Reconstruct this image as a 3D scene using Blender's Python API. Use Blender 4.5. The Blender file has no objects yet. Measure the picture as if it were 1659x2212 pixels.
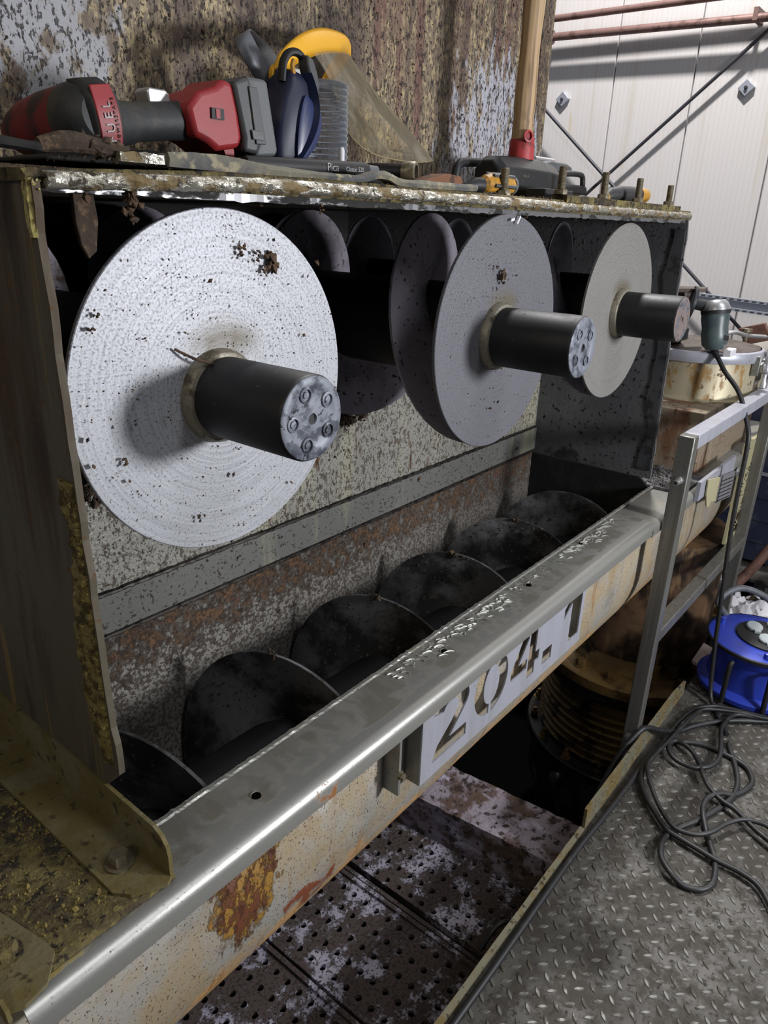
import bpy, bmesh, math, random
from mathutils import Vector, Matrix, noise as mnoise
random.seed(7)
C = bpy.context.scene.collection
SC = bpy.context.scene
PI = math.pi
def R(d): return math.radians(d)

# ------------------------------------------------------------------ camera, world, lights, exposure
cam_d = bpy.data.cameras.new('camera'); cam = bpy.data.objects.new('camera', cam_d); C.objects.link(cam)
cam_d.sensor_fit = 'HORIZONTAL'; cam_d.sensor_width = 36.0; cam_d.lens = 36.0 * 1573.62 / 1659.0
cam_d.clip_start = 0.02; cam_d.clip_end = 60
rgt = Vector((0.62894201, -0.77685955, 0.03035107)); dwn = Vector((-0.27208449, -0.25651303, -0.92745409)); fwd = Vector((0.72828701, 0.57505679, -0.37270326))
m = Matrix.Identity(4)
for i in range(3):
    m[i][0] = rgt[i]; m[i][1] = -dwn[i]; m[i][2] = -fwd[i]
m[2][3] = 1.5
cam.matrix_world = m
SC.camera = cam

w = bpy.data.worlds.new('world'); SC.world = w; w.use_nodes = True
w.node_tree.nodes['Background'].inputs[0].default_value = (0.78, 0.84, 1.0, 1)
w.node_tree.nodes['Background'].inputs[1].default_value = 0.13

def area(name, loc, target, size, power, col=(1, 1, 1), sizey=None, spread=None):
    l = bpy.data.lights.new(name, 'AREA'); l.energy = power; l.color = col
    l.shape = 'RECTANGLE' if sizey else 'DISK'; l.size = size
    if sizey: l.size_y = sizey
    if spread: l.spread = R(spread)
    o = bpy.data.objects.new(name, l); C.objects.link(o); o.location = loc
    o.rotation_euler = (Vector(target) - Vector(loc)).to_track_quat('-Z', 'Y').to_euler()
    return o
area('work_lamp', (1.75, -1.45, 1.50), (1.1, 0.9, 1.15), 0.34, 60, (0.95, 0.965, 1.0))
area('hall_lamp', (3.9, 1.6, 6.2), (5.2, 1.7, 1.0), 0.32, 440, (1.0, 0.98, 0.97))
area('hall_lamp_near', (1.6, -3.0, 5.6), (1.4, 0.2, 0.6), 1.2, 90, (0.95, 0.97, 1.0), 2.4)
area('warm_lamp', (-1.6, 0.1, 2.6), (0.3, 0.9, 0.8), 0.5, 9, (1.0, 0.90, 0.68))
SC.view_settings.view_transform = 'Standard'; SC.view_settings.look = 'None'
SC.view_settings.exposure = 0.0; SC.view_settings.gamma = 1.0; SC.view_settings.use_curve_mapping = False

# ------------------------------------------------------------------ materials
def lin(c):
    return tuple(((v / 255) / 12.92 if v / 255 <= 0.04045 else ((v / 255 + 0.055) / 1.055) ** 2.4) for v in c) + (1,)
MATS = {}
class NT:
    def __init__(s, name):
        s.m = bpy.data.materials.new(name); s.m.use_nodes = True
        s.t = s.m.node_tree; s.b = s.t.nodes['Principled BSDF']; s.out = s.t.nodes['Material Output']
    def n(s, typ, **kw):
        x = s.t.nodes.new(typ)
        for k, v in kw.items(): setattr(x, k, v)
        return x
    def l(s, a, b): s.t.links.new(a, b)
    def math(s, op, a, b=None, clamp=False):
        x = s.n('ShaderNodeMath', operation=op); x.use_clamp = clamp
        for i, v in enumerate((a, b)):
            if v is None: continue
            if isinstance(v, (int, float)): x.inputs[i].default_value = v
            else: s.l(v, x.inputs[i])
        return x.outputs[0]
    def ramp(s, v, lo, hi):
        x = s.n('ShaderNodeMapRange', interpolation_type='SMOOTHSTEP')
        s.l(v, x.inputs[0]); x.inputs[1].default_value = lo; x.inputs[2].default_value = hi
        return x.outputs[0]

def M(name, base, rough=.6, metal=0.0, layers=(), bump=None, spec=None, coat=0):
    """base colour plus layers of stain, each a thresholded noise limited by position masks"""
    t = NT(name); b = t.b
    col = t.n('ShaderNodeRGB'); col.outputs[0].default_value = lin(base); cur = col.outputs[0]
    rv = t.n('ShaderNodeValue'); rv.outputs[0].default_value = rough; rcur = rv.outputs[0]
    mv = t.n('ShaderNodeValue'); mv.outputs[0].default_value = metal; mcur = mv.outputs[0]
    pos = None; height = None
    if layers or bump: pos = t.n('ShaderNodeNewGeometry').outputs['Position']
    for L in layers:
        src = pos
        if L.get('co') == 'obj': src = t.n('ShaderNodeTexCoord').outputs['Object']
        mp = t.n('ShaderNodeMapping'); t.l(src, mp.inputs[0]); mp.inputs['Scale'].default_value = L.get('st', (1, 1, 1))
        mp.inputs['Location'].default_value = L.get('of', (0, 0, 0)); mp.inputs['Rotation'].default_value = L.get('ro', (0, 0, 0))
        k = L.get('k', 'n')
        if k == 'n':
            x = t.n('ShaderNodeTexNoise'); x.inputs['Scale'].default_value = L.get('s', 10); x.inputs['Detail'].default_value = L.get('d', 5)
            x.inputs['Roughness'].default_value = L.get('ru', .6); x.inputs['Distortion'].default_value = L.get('di', 0)
            t.l(mp.outputs[0], x.inputs[0]); v = x.outputs[0]
        elif k == 'v':
            x = t.n('ShaderNodeTexVoronoi'); x.inputs['Scale'].default_value = L.get('s', 10); x.inputs['Randomness'].default_value = 1
            t.l(mp.outputs[0], x.inputs[0]); v = t.math('SUBTRACT', 1.0, x.outputs['Distance'])
        elif k == 'w':
            x = t.n('ShaderNodeTexWave'); x.inputs['Scale'].default_value = L.get('s', 10); x.inputs['Distortion'].default_value = L.get('di', 4)
            x.inputs['Detail'].default_value = 3; x.inputs['Detail Scale'].default_value = L.get('ds', 1.5)
            x.bands_direction = L.get('bd', 'X'); t.l(mp.outputs[0], x.inputs[0]); v = x.outputs['Fac']
        else:
            vv = t.n('ShaderNodeValue'); vv.outputs[0].default_value = 1.0; v = vv.outputs[0]
        for mk in L.get('m', ()):
            if mk[0] in 'xyz':
                sx = t.n('ShaderNodeSeparateXYZ'); t.l(pos, sx.inputs[0])
                mr = t.ramp(sx.outputs['xyz'.index(mk[0])], *sorted(mk[1:3]))
                if mk[1] > mk[2]: mr = t.math('SUBTRACT', 1.0, mr)
            else:
                d = t.n('ShaderNodeVectorMath', operation='SUBTRACT'); t.l(pos, d.inputs[0]); d.inputs[1].default_value = mk[1]
                e = t.n('ShaderNodeVectorMath', operation='MULTIPLY'); t.l(d.outputs[0], e.inputs[0]); e.inputs[1].default_value = mk[4] if len(mk) > 4 else (1, 1, 1)
                ln = t.n('ShaderNodeVectorMath', operation='LENGTH'); t.l(e.outputs[0], ln.inputs[0])
                mr = t.math('SUBTRACT', 1.0, t.ramp(ln.outputs['Value'], mk[2], mk[3]))
            v = t.math('SUBTRACT', v, t.math('MULTIPLY', t.math('SUBTRACT', 1.0, mr), L.get('mk', 1.0)))
        f = t.ramp(v, L.get('lo', .48), L.get('hi', .6))
        if L.get('amt', 1) != 1: f = t.math('MULTIPLY', f, L['amt'])
        mx = t.n('ShaderNodeMix', data_type='RGBA'); t.l(f, mx.inputs[0]); t.l(cur, mx.inputs[6]); mx.inputs[7].default_value = lin(L['c']); cur = mx.outputs[2]
        for key in ('r', 'me'):
            if L.get(key) is not None:
                mm = t.n('ShaderNodeMix', data_type='FLOAT'); t.l(f, mm.inputs[0]); t.l(rcur if key == 'r' else mcur, mm.inputs[2]); mm.inputs[3].default_value = L[key]
                if key == 'r': rcur = mm.outputs[0]
                else: mcur = mm.outputs[0]
        if L.get('h'):
            hh = t.math('MULTIPLY', f, L['h']); height = hh if height is None else t.math('ADD', height, hh)
    t.l(cur, b.inputs['Base Color']); t.l(rcur, b.inputs['Roughness']); t.l(mcur, b.inputs['Metallic'])
    if spec is not None: b.inputs['Specular IOR Level'].default_value = spec
    if coat: b.inputs['Coat Weight'].default_value = coat; b.inputs['Coat Roughness'].default_value = .15
    if bump:
        x = t.n('ShaderNodeTexNoise'); x.inputs['Scale'].default_value = bump[0]; x.inputs['Detail'].default_value = 6
        t.l(pos, x.inputs[0]); hb = t.math('MULTIPLY', x.outputs[0], bump[1]); height = hb if height is None else t.math('ADD', height, hb)
    if height is not None:
        bp = t.n('ShaderNodeBump'); bp.inputs['Strength'].default_value = 1.0; bp.inputs['Distance'].default_value = bump[2] if bump and len(bump) > 2 else .004
        t.l(height, bp.inputs['Height']); t.l(bp.outputs[0], b.inputs['Normal'])
    MATS[name] = t.m
    return t.m

RUST = (96, 66, 42); DIRT = (44, 36, 28); SAW = (128, 112, 58)
speck = dict(c=(58, 50, 42), s=75, d=3, lo=.60, hi=.66, st=(1, 1, .6), h=.5)
m_silo = M('silo_paint', (112, 98, 80), .62, .0, [
    dict(c=(176, 158, 120), s=60, d=8, lo=.49, hi=.57, st=(1.3, 1, .6), ru=.78, amt=.9),
    dict(c=(70, 52, 46), s=6, d=6, lo=.42, hi=.62, st=(2.6, 1, .10), amt=.75),
    dict(c=(52, 38, 32), s=5, d=9, lo=.44, hi=.56, st=(1.2, 1, .5), ru=.7, h=.4, m=[('s', (.92, 1.05, 1.72), .15, .75)], mk=.35, amt=.9),
    dict(c=(96, 62, 56), s=7, d=6, lo=.5, hi=.66, st=(3, 1, .10), m=[('s', (1.5, 1.05, 1.95), .2, .7)], mk=.4, amt=.8),
    dict(c=(150, 150, 154), s=22, d=9, lo=.40, hi=.50, st=(1, 1, .7), ru=.7, m=[('s', (.60, 1.05, 1.72), .06, .34, (1.5, 1, .75))], mk=.60),
    dict(c=(160, 160, 168), s=26, d=9, lo=.40, hi=.50, st=(2.4, 1, .5), ru=.7, m=[('s', (1.72, 1.05, 1.62), .10, .42, (.8, 1, .75))], mk=.60),
    dict(c=(40, 32, 28), s=230, d=5, lo=.555, hi=.62, st=(1, 1, .5), h=.6, amt=.9),
    dict(c=(32, 26, 23), s=95, d=5, lo=.60, hi=.66, st=(1, 1, .5), h=.4)], bump=(90, .5, .003))
m_ss = M('stainless_dusty', (142, 141, 136), .42, .55, [
    dict(c=(120, 112, 92), s=14, lo=.5, hi=.7, amt=.5, r=.7, me=.1),
    dict(c=(78, 66, 50), s=130, d=2, lo=.64, hi=.7, amt=.8, r=.9, me=0)], bump=(200, .12, .001))
m_ssc = M('stainless_clean', (168, 169, 180), .4, .3, [dict(c=(150, 150, 152), s=30, st=(1, 1, .1), lo=.4, hi=.7, amt=.5), dict(c=(90, 78, 62), s=150, d=2, lo=.68, hi=.72, r=.9, me=0)])
m_post = M('stainless_brushed', (138, 138, 134), .38, .7, [dict(c=(118, 116, 110), s=60, st=(1, 1, .04), lo=.4, hi=.7), dict(c=(88, 78, 62), s=120, d=2, lo=.66, hi=.72, r=.9, me=0)])
m_wall = M('trough_side_grimy', (158, 154, 146), .5, .25, [
    dict(c=(146, 128, 96), s=11, d=8, ru=.65, lo=.38, hi=.62, amt=.85, r=.7, me=0),
    dict(c=(112, 104, 92), s=5, d=6, lo=.52, hi=.7, amt=.6),
    dict(c=(182, 138, 82), s=14, d=8, lo=.36, hi=.60, ru=.7, m=[('z', .60, .47)], mk=.55, r=.8, me=0),
    dict(c=(150, 138, 116), s=10, st=(1, 1, .25), lo=.45, hi=.62, m=[('x', 1.2, 1.9)], mk=.5, r=.8, me=0),
    dict(c=(132, 96, 56), s=22, st=(1.5, 1, .16), lo=.56, hi=.68, amt=.8, r=.8, me=0),
    dict(c=(146, 108, 44), s=34, d=9, ru=.7, st=(1.3, 1, .7), lo=.36, hi=.46, m=[('s', (.470, .59, .660), .05, .15, (1.3, 1, .75))], mk=.42, h=.8, r=.45, me=0),
    dict(c=(100, 56, 32), s=40, d=9, ru=.7, st=(1.3, 1, .7), lo=.46, hi=.54, m=[('s', (.470, .59, .63), .04, .15, (1.2, 1, .7))], mk=.42, h=.6, r=.5, me=0),
    dict(c=(118, 60, 30), s=24, d=8, lo=.44, hi=.54, m=[('s', (.60, .6, .50), .03, .16, (1, 1, 1.6))], mk=.7, h=.5, r=.7, me=0),
    dict(c=(78, 58, 40), s=260, d=4, lo=.60, hi=.66, h=.3, r=.9, me=0)], bump=(90, .25, .002))
m_rim = M('rim_stainless', (158, 157, 152), .36, .62, [
    dict(c=(84, 79, 68), s=16, d=7, lo=.36, hi=.58, m=[('y', .568, .585)], mk=.7, r=.8, me=.0, amt=.85),
    dict(c=(205, 205, 198), k='w', s=16, di=11, ds=2.2, lo=.80, hi=.95, m=[('y', .61, .625), ('x', .8, .95)], mk=.8, h=.5, r=.3, me=.7),
    dict(c=(134, 132, 124), k='w', s=7, di=9, ds=1.2, lo=.6, hi=.9, m=[('y', .6, .615)], mk=.8, amt=.6, r=.35, me=.5),
    dict(c=(132, 88, 48), s=22, d=7, lo=.46, hi=.56, m=[('s', (.585, .55, .752), .02, .06)], mk=.8, r=.8, me=0),
    dict(c=(150, 134, 74), s=20, d=7, lo=.42, hi=.6, m=[('x', .40, .30), ('y', .55, .575)], mk=.8, r=.9, me=0),
    dict(c=(84, 74, 58), s=320, d=3, lo=.62, hi=.7, r=.9, me=0, amt=.8)], bump=(150, .1, .001))
m_deck = M('deck_sawdust', (112, 100, 58), .85, .0, [
    dict(c=(62, 51, 33), s=15, d=9, lo=.36, hi=.60, ru=.7, h=.4),
    dict(c=(134, 121, 68), s=90, d=6, lo=.52, hi=.66, amt=.7, h=.5),
    dict(c=(36, 30, 22), s=70, d=6, lo=.54, hi=.62, h=.3),
    dict(c=(38, 32, 24), s=6, d=5, lo=.56, hi=.66)], bump=(160, .9, .003))
m_plateL = M('side_plate_stained', (84, 77, 62), .6, .15, [
    dict(c=(62, 44, 24), s=9, st=(1, 1.4, .14), d=7, lo=.36, hi=.56, m=[('z', .95, 1.35)], mk=.22, r=.8, me=0),
    dict(c=(40, 28, 18), s=14, st=(1, 1.6, .25), d=8, lo=.50, hi=.68, r=.8, me=0, amt=.7),
    dict(c=(120, 96, 50), s=18, st=(1, 2, .08), d=4, lo=.60, hi=.66, amt=.7, r=.8, me=0),
    dict(c=(84, 60, 36), s=90, lo=.58, hi=.7, r=.9, me=0)], bump=(60, .2, .002))
m_cut = M('flame_cut_edge', (132, 116, 62), .5, .35, [dict(c=(72, 58, 26), s=60, lo=.45, hi=.6, h=.6, r=.8), dict(c=(190, 172, 96), s=110, lo=.56, hi=.66, h=.5)], bump=(90, 1.2, .004))
m_melt = M('ground_bright_edge', (176, 172, 160), .3, .75, [
    dict(c=(110, 92, 58), s=28, st=(1, 1, 2), lo=.46, hi=.58, r=.7, me=.1, h=-.5), dict(c=(60, 52, 40), s=60, lo=.58, hi=.66, r=.9, me=0)], bump=(70, 1.0, .005))
m_dark = M('dark_housing', (92, 92, 94), .6, .15, [
    dict(c=(112, 112, 114), s=5, lo=.45, hi=.7), dict(c=(30, 29, 29), s=70, lo=.58, hi=.64, h=.5, r=.9, me=0),
    dict(c=(36, 35, 35), s=6, d=6, lo=.5, hi=.58, m=[('z', .95, .80)], mk=.5, r=.9, me=0)], bump=(110, .3, .002))
m_black = M('dull_black', (22, 21, 21), .7, .1, [dict(c=(38, 36, 34), s=12, lo=.5, hi=.7)], bump=(80, .3, .002))  # near-black for the bore lining, trough end wall and cloths
m_back = M('back_wall_pulp', (146, 144, 136), .5, .25, [
    dict(c=(168, 164, 140), s=5, st=(2, 1, .2), lo=.5, hi=.65, amt=.6),
    dict(c=(96, 74, 56), s=7, d=9, lo=.40, hi=.60, ru=.72, m=[('z', .86, .74)], mk=.42, r=.95, me=0, h=.5),
    dict(c=(76, 60, 48), s=130, d=6, lo=.53, hi=.64, st=(1, 1, .6), h=.5, r=.95, me=0, amt=.85),
    dict(c=(84, 58, 36), s=16, st=(1.6, 1, .3), d=6, lo=.60, hi=.66, h=.3, r=.9, me=0),
    dict(c=(78, 62, 48), s=220, d=4, lo=.58, hi=.65, h=.4, r=.95, me=0)], bump=(120, .6, .003))
m_band = M('back_band', (112, 112, 108), .5, .3, [dict(c=(60, 48, 38), s=140, d=4, lo=.60, hi=.65, h=.6, r=.95, me=0), dict(c=(140, 138, 120), s=5, st=(2, 1, .2), lo=.55, hi=.65)], bump=(90, .3, .002))
m_shaft = M('black_stub', (17, 17, 20), .5, .1, [dict(c=(27, 27, 30), s=14, lo=.45, hi=.7, r=.62), dict(c=(70, 66, 60), s=90, lo=.66, hi=.72, r=.9)], bump=(80, .12, .001))
m_cap = M('stub_end_grey', (116, 120, 130), .5, .15, [dict(c=(62, 66, 76), s=45, d=5, lo=.46, hi=.6, r=.6, h=.3), dict(c=(30, 32, 38), s=70, d=3, lo=.62, hi=.67, h=-.4)], bump=(140, .3, .001))
m_tube = M('screw_tube', (28, 27, 27), .6, .2, [dict(c=(20, 18, 17), s=8, lo=.45, hi=.6)], bump=(80, .3, .002))
m_flight = M('flight_steel', (146, 140, 150), .5, .35, [dict(c=(104, 98, 104), s=7, lo=.45, hi=.7), dict(c=(50, 44, 42), s=90, d=3, lo=.62, hi=.67, h=.6, r=.9, me=0), dict(c=(70, 58, 46), s=9, d=6, lo=.62, hi=.7, r=.9, me=0)], bump=(140, .15, .001))
m_flightd = M('trough_flight_dark', (112, 112, 114), .6, .2, [dict(c=(44, 42, 42), s=8, d=6, lo=.42, hi=.6, r=.8), dict(c=(96, 88, 76), s=80, d=4, lo=.60, hi=.66, r=.9, me=0, h=.4)], bump=(100, .3, .002))

def disc_mat(name, base, dark, amt, spk):
    t = NT(name); b = t.b
    tc = t.n('ShaderNodeTexCoord'); sp = t.n('ShaderNodeSeparateXYZ'); t.l(tc.outputs['Object'], sp.inputs[0])
    r = t.math('SQRT', t.math('ADD', t.math('MULTIPLY', sp.outputs[0], sp.outputs[0]), t.math('MULTIPLY', sp.outputs[2], sp.outputs[2])))
    ang = t.math('ARCTAN2', sp.outputs[2], sp.outputs[0])
    cb = t.n('ShaderNodeCombineXYZ'); t.l(t.math('MULTIPLY', r, 260.0), cb.inputs[0]); t.l(t.math('MULTIPLY', ang, 1.1), cb.inputs[1])
    rings = t.n('ShaderNodeTexNoise'); rings.inputs['Scale'].default_value = 1.0; rings.inputs['Detail'].default_value = 4; t.l(cb.outputs[0], rings.inputs[0])
    bro = t.n('ShaderNodeTexNoise'); bro.inputs['Scale'].default_value = 9; bro.inputs['Detail'].default_value = 5; t.l(tc.outputs['Object'], bro.inputs[0])
    fine = t.n('ShaderNodeTexNoise'); fine.inputs['Scale'].default_value = 330; fine.inputs['Detail'].default_value = 5; t.l(tc.outputs['Object'], fine.inputs[0])
    dirt = t.n('ShaderNodeTexNoise'); dirt.inputs['Scale'].default_value = 130; dirt.inputs['Detail'].default_value = 4; t.l(tc.outputs['Object'], dirt.inputs[0])
    def mix(f, a, c):
        x = t.n('ShaderNodeMix', data_type='RGBA'); t.l(f, x.inputs[0])
        if isinstance(a, tuple): x.inputs[6].default_value = a
        else: t.l(a, x.inputs[6])
        x.inputs[7].default_value = c; return x.outputs[2]
    c = mix(t.math('MULTIPLY', t.ramp(rings.outputs[0], .38, .68), amt), lin(base), lin(dark))
    # speckle thickest in the upper half, as on the plate itself
    up = t.ramp(sp.outputs[2], -.05, .12)
    c = mix(t.math('MULTIPLY', t.ramp(t.math('ADD', fine.outputs[0], t.math('MULTIPLY', up, .05)), .565, .63), spk), c, lin((62, 60, 58)))
    c = mix(t.ramp(dirt.outputs[0], .675, .71), c, lin((52, 44, 38)))
    near = t.math('SUBTRACT', 1.0, t.ramp(r, .058, .095))
    c = mix(t.math('MULTIPLY', near, t.ramp(t.math('ADD', bro.outputs[0], t.math('MULTIPLY', sp.outputs[2], 2.5)), .45, .75)), c, lin((92, 84, 66)))
    t.l(c, b.inputs['Base Color']); b.inputs['Roughness'].default_value = .5; b.inputs['Metallic'].default_value = .25
    bp = t.n('ShaderNodeBump'); bp.inputs['Distance'].default_value = .0006; bp.inputs['Strength'].default_value = .5
    t.l(t.math('ADD', rings.outputs[0], t.math('MULTIPLY', fine.outputs[0], .8)), bp.inputs['Height']); t.l(bp.outputs[0], b.inputs['Normal'])
    return t.m
m_disc1 = disc_mat('disc_ground_bright', (172, 173, 178), (146, 147, 152), .6, .45)
m_disc2 = disc_mat('disc_grey', (104, 104, 110), (92, 92, 98), .35, .5)
m_disc3 = disc_mat('disc_pale', (134, 132, 128), (116, 114, 110), .4, .4)

m_red = M('red_plastic', (142, 34, 38), .5, 0, [dict(c=(70, 26, 26), s=14, lo=.5, hi=.7, amt=.6)], bump=(200, .1, .001))
m_blackp = M('black_rubber', (40, 41, 42), .6, 0, [dict(c=(78, 74, 62), s=16, lo=.54, hi=.72, amt=.6)], bump=(240, .25, .0012))
m_greyp = M('grey_plastic', (86, 88, 90), .55, 0, [dict(c=(64, 64, 62), s=20, lo=.5, hi=.7)])
m_darkp = M('dark_plastic', (58, 60, 62), .5, 0, [dict(c=(82, 78, 68), s=20, lo=.55, hi=.7)])
m_alu = M('aluminium', (188, 188, 190), .35, .8, bump=(120, .2, .001))
m_yel = M('yellow_plastic', (228, 168, 34), .4, 0, [dict(c=(170, 128, 40), s=12, lo=.58, hi=.75, amt=.6)])
m_band_g = M('headband_grey', (96, 98, 104), .5, 0, [dict(c=(78, 80, 84), s=20, lo=.5, hi=.7)])
m_blue = M('navy_plastic', (34, 44, 84), .40, 0, [dict(c=(64, 66, 78), s=14, lo=.55, hi=.75, amt=.5)], coat=.1)
m_blued = M('navy_deep', (18, 23, 50), .5, 0, [dict(c=(44, 46, 56), s=16, lo=.55, hi=.75, amt=.5)])
m_bblk = M('black_strap', (24, 24, 26), .6)
m_wood = M('ash_wood', (176, 148, 112), .6, 0, [dict(c=(112, 86, 58), s=60, st=(1.5, 1.5, .04), d=6, lo=.42, hi=.62), dict(c=(96, 74, 44), s=10, st=(1, 1, .3), lo=.6, hi=.75, amt=.6)], bump=(60, .2, .001))
m_redd = M('worn_red_collar', (158, 44, 46), .55, 0, [dict(c=(96, 40, 36), s=40, lo=.52, hi=.65)])
m_iron = M('black_iron', (42, 43, 45), .5, .45, [dict(c=(62, 62, 60), s=12, lo=.5, hi=.7), dict(c=(92, 80, 58), s=50, lo=.64, hi=.7, r=.9, me=0)], bump=(90, .2, .001))
m_steelb = M('bolt_steel', (122, 114, 96), .45, .6, [dict(c=(84, 70, 48), s=60, lo=.5, hi=.62, r=.9, me=0)])
m_grease = M('greasy_bronze', (116, 92, 54), .36, .45, [dict(c=(26, 21, 15), s=9, d=7, lo=.48, hi=.62, r=.5), dict(c=(150, 118, 60), s=60, st=(1, 1, .4), d=5, lo=.62, hi=.70, me=.6, r=.3)], bump=(70, .5, .003))
m_greased = M('oily_black', (24, 22, 20), .4, .2, [dict(c=(72, 58, 40), s=7, d=7, lo=.55, hi=.66, r=.6), dict(c=(96, 90, 84), s=22, d=6, lo=.66, hi=.72)], bump=(60, .5, .003))
m_concrete = M('crusted_block', (150, 138, 146), .8, 0, [dict(c=(92, 72, 60), s=14, d=8, lo=.45, hi=.58, h=.6), dict(c=(180, 172, 186), s=22, st=(1, .3, 1), d=5, lo=.56, hi=.68, h=.2), dict(c=(58, 46, 40), s=40, d=6, lo=.56, hi=.62, h=.5)], bump=(70, 1.0, .005))
m_grate = M('perforated_zinc', (190, 184, 198), .42, .35, [
    dict(c=(72, 61, 56), s=11, d=10, lo=.43, hi=.49, r=.9, me=0, h=.5, ru=.78), dict(c=(52, 40, 36), s=120, d=5, lo=.54, hi=.62, r=.9, me=0, h=.5)], bump=(120, .4, .002))
m_floor = M('tread_plate', (84, 82, 78), .5, .2, [
    dict(c=(52, 47, 40), s=14, d=9, lo=.42, hi=.58, ru=.75, r=.8, me=0), dict(c=(40, 36, 30), s=60, d=6, lo=.53, hi=.64, r=.9, me=0), dict(c=(46, 42, 36), s=3, d=4, lo=.44, hi=.62, amt=.75, r=.8, me=0)], bump=(180, .3, .0015))
m_tread = M('tread_lozenge', (104, 103, 98), .42, .3, [dict(c=(66, 61, 52), s=30, d=5, lo=.44, hi=.62, r=.8, me=0)])
m_toe = M('galvanised_toe', (128, 124, 104), .5, .35, [dict(c=(108, 92, 54), s=14, d=6, lo=.44, hi=.6, r=.8, me=0), dict(c=(60, 52, 34), s=60, d=5, lo=.56, hi=.64, r=.9, me=0)], bump=(90, .4, .002))
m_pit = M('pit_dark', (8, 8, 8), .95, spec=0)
m_panel = M('hall_panel_white', (206, 202, 200), .45, 0, [dict(c=(190, 180, 166), s=3, st=(1, 3, .12), d=5, lo=.52, hi=.7, amt=.6), dict(c=(198, 178, 140), s=8, st=(1, 3, .2), d=5, lo=.44, hi=.6, m=[('s', (6, 2.98, 2.2), .02, .25, (1, 2, .5))], mk=.8, amt=.7),
    dict(c=(176, 172, 170), k='w', s=9, di=0, bd='Y', lo=.92, hi=1.0, amt=.35)])
m_pipe = M('rusty_pipe', (132, 104, 98), .5, .3, [dict(c=(98, 74, 66), s=12, lo=.5, hi=.65)])
m_rod = M('dark_rod', (66, 66, 72), .5, .4)
m_zinc = M('zinc_rail', (176, 180, 190), .4, .5)
m_ring = M('manhole_ring', (176, 166, 140), .45, .35, [dict(c=(140, 108, 60), s=18, st=(1, 1, .5), d=7, lo=.53, hi=.64, r=.7, me=0), dict(c=(72, 52, 36), s=40, d=6, lo=.6, hi=.66, r=.9, me=0), dict(c=(116, 86, 60), s=5, d=6, lo=.54, hi=.66, r=.7, me=0, amt=.6)])
m_lid = M('lid_brown', (82, 72, 64), .6, .15, [dict(c=(60, 48, 40), s=12, lo=.45, hi=.6)], bump=(90, .4, .002))
m_brownbox = M('rusty_box', (140, 126, 108), .55, .15, [dict(c=(108, 76, 54), s=9, st=(1, 1, .35), d=7, lo=.46, hi=.6, r=.8), dict(c=(66, 48, 36), s=60, lo=.6, hi=.65, r=.9), dict(c=(166, 150, 120), s=7, st=(1, 1, .3), lo=.56, hi=.68, amt=.6)], bump=(70, .3, .002))
m_cable = M('cable_rubber', (32, 32, 34), .5, 0, [dict(c=(58, 56, 52), s=30, lo=.54, hi=.7, amt=.7)])
m_reel = M('reel_blue', (42, 62, 168), .35, 0, [dict(c=(52, 54, 96), s=12, lo=.56, hi=.72, amt=.6)], coat=.2)
m_reelg = M('socket_lid_grey', (150, 158, 160), .5)
m_grind = M('grinder_green_grey', (64, 76, 80), .4, .05, [dict(c=(88, 100, 98), s=8, lo=.5, hi=.7, amt=.7)])
m_white = M('white_paint', (206, 204, 208), .5, 0, [dict(c=(150, 140, 130), s=20, lo=.6, hi=.7)])
m_cream = M('cream_plate', (162, 156, 124), .6)
m_orange = M('amber_handle', (176, 128, 44), .4, 0, [dict(c=(96, 74, 38), s=26, lo=.5, hi=.66)])
m_rag = M('dusty_rubber', (108, 104, 90), .85, 0, [dict(c=(78, 78, 78), s=12, d=5, lo=.48, hi=.62), dict(c=(140, 132, 108), s=50, d=5, lo=.56, hi=.68)], bump=(120, .7, .002))
m_grime = M('caked_grime', (58, 46, 36), .95, 0, [dict(c=(92, 74, 56), s=70, d=5, lo=.5, hi=.62)], bump=(140, 1, .003))
m_pulp = M('dried_pulp', (84, 64, 48), .95, 0, [dict(c=(52, 40, 32), s=60, d=4, lo=.45, hi=.6)])
m_ink = M('black_print', (20, 18, 20), .5)
m_inkgrey = M('grey_print', (150, 150, 150), .5)
m_inkred = M('dark_red_print', (64, 16, 20), .5)
m_stick = M('red_sticker', (190, 54, 48), .45)
m_navybg = M('navy_cabinet', (40, 46, 66), .5, 0, [dict(c=(66, 70, 84), s=10, lo=.5, hi=.7)])
m_copper = M('oxide_brown', (110, 78, 66), .7, .1, [dict(c=(78, 52, 44), s=20, lo=.5, hi=.65)], bump=(80, .6, .003))
def clear_mat(name, tint, haze, amt):
    t = NT(name); b = t.b
    tr = t.n('ShaderNodeBsdfTransparent'); tr.inputs[0].default_value = lin(tint)
    b.inputs['Base Color'].default_value = lin(haze); b.inputs['Roughness'].default_value = .18
    pos = t.n('ShaderNodeNewGeometry').outputs['Position']
    nz = t.n('ShaderNodeTexNoise'); nz.inputs['Scale'].default_value = 14; nz.inputs['Detail'].default_value = 5; t.l(pos, nz.inputs[0])
    f = t.math('MULTIPLY', t.ramp(nz.outputs[0], .3, .75), amt * 1.3); f = t.math('ADD', f, amt * .35)
    fr = t.n('ShaderNodeFresnel'); fr.inputs[0].default_value = 1.45
    f = t.math('MAXIMUM', f, t.math('MULTIPLY', fr.outputs[0], .9))
    mx = t.n('ShaderNodeMixShader'); t.l(f, mx.inputs[0]); t.l(tr.outputs[0], mx.inputs[1]); t.l(b.outputs[0], mx.inputs[2]); t.l(mx.outputs[0], t.out.inputs['Surface'])
    return t.m
m_visor = clear_mat('visor_clear_dusty', (244, 240, 228), (188, 178, 152), .20)
m_clear = clear_mat('clear_ribbed_plastic', (244, 246, 250), (214, 220, 228), .06)

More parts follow.
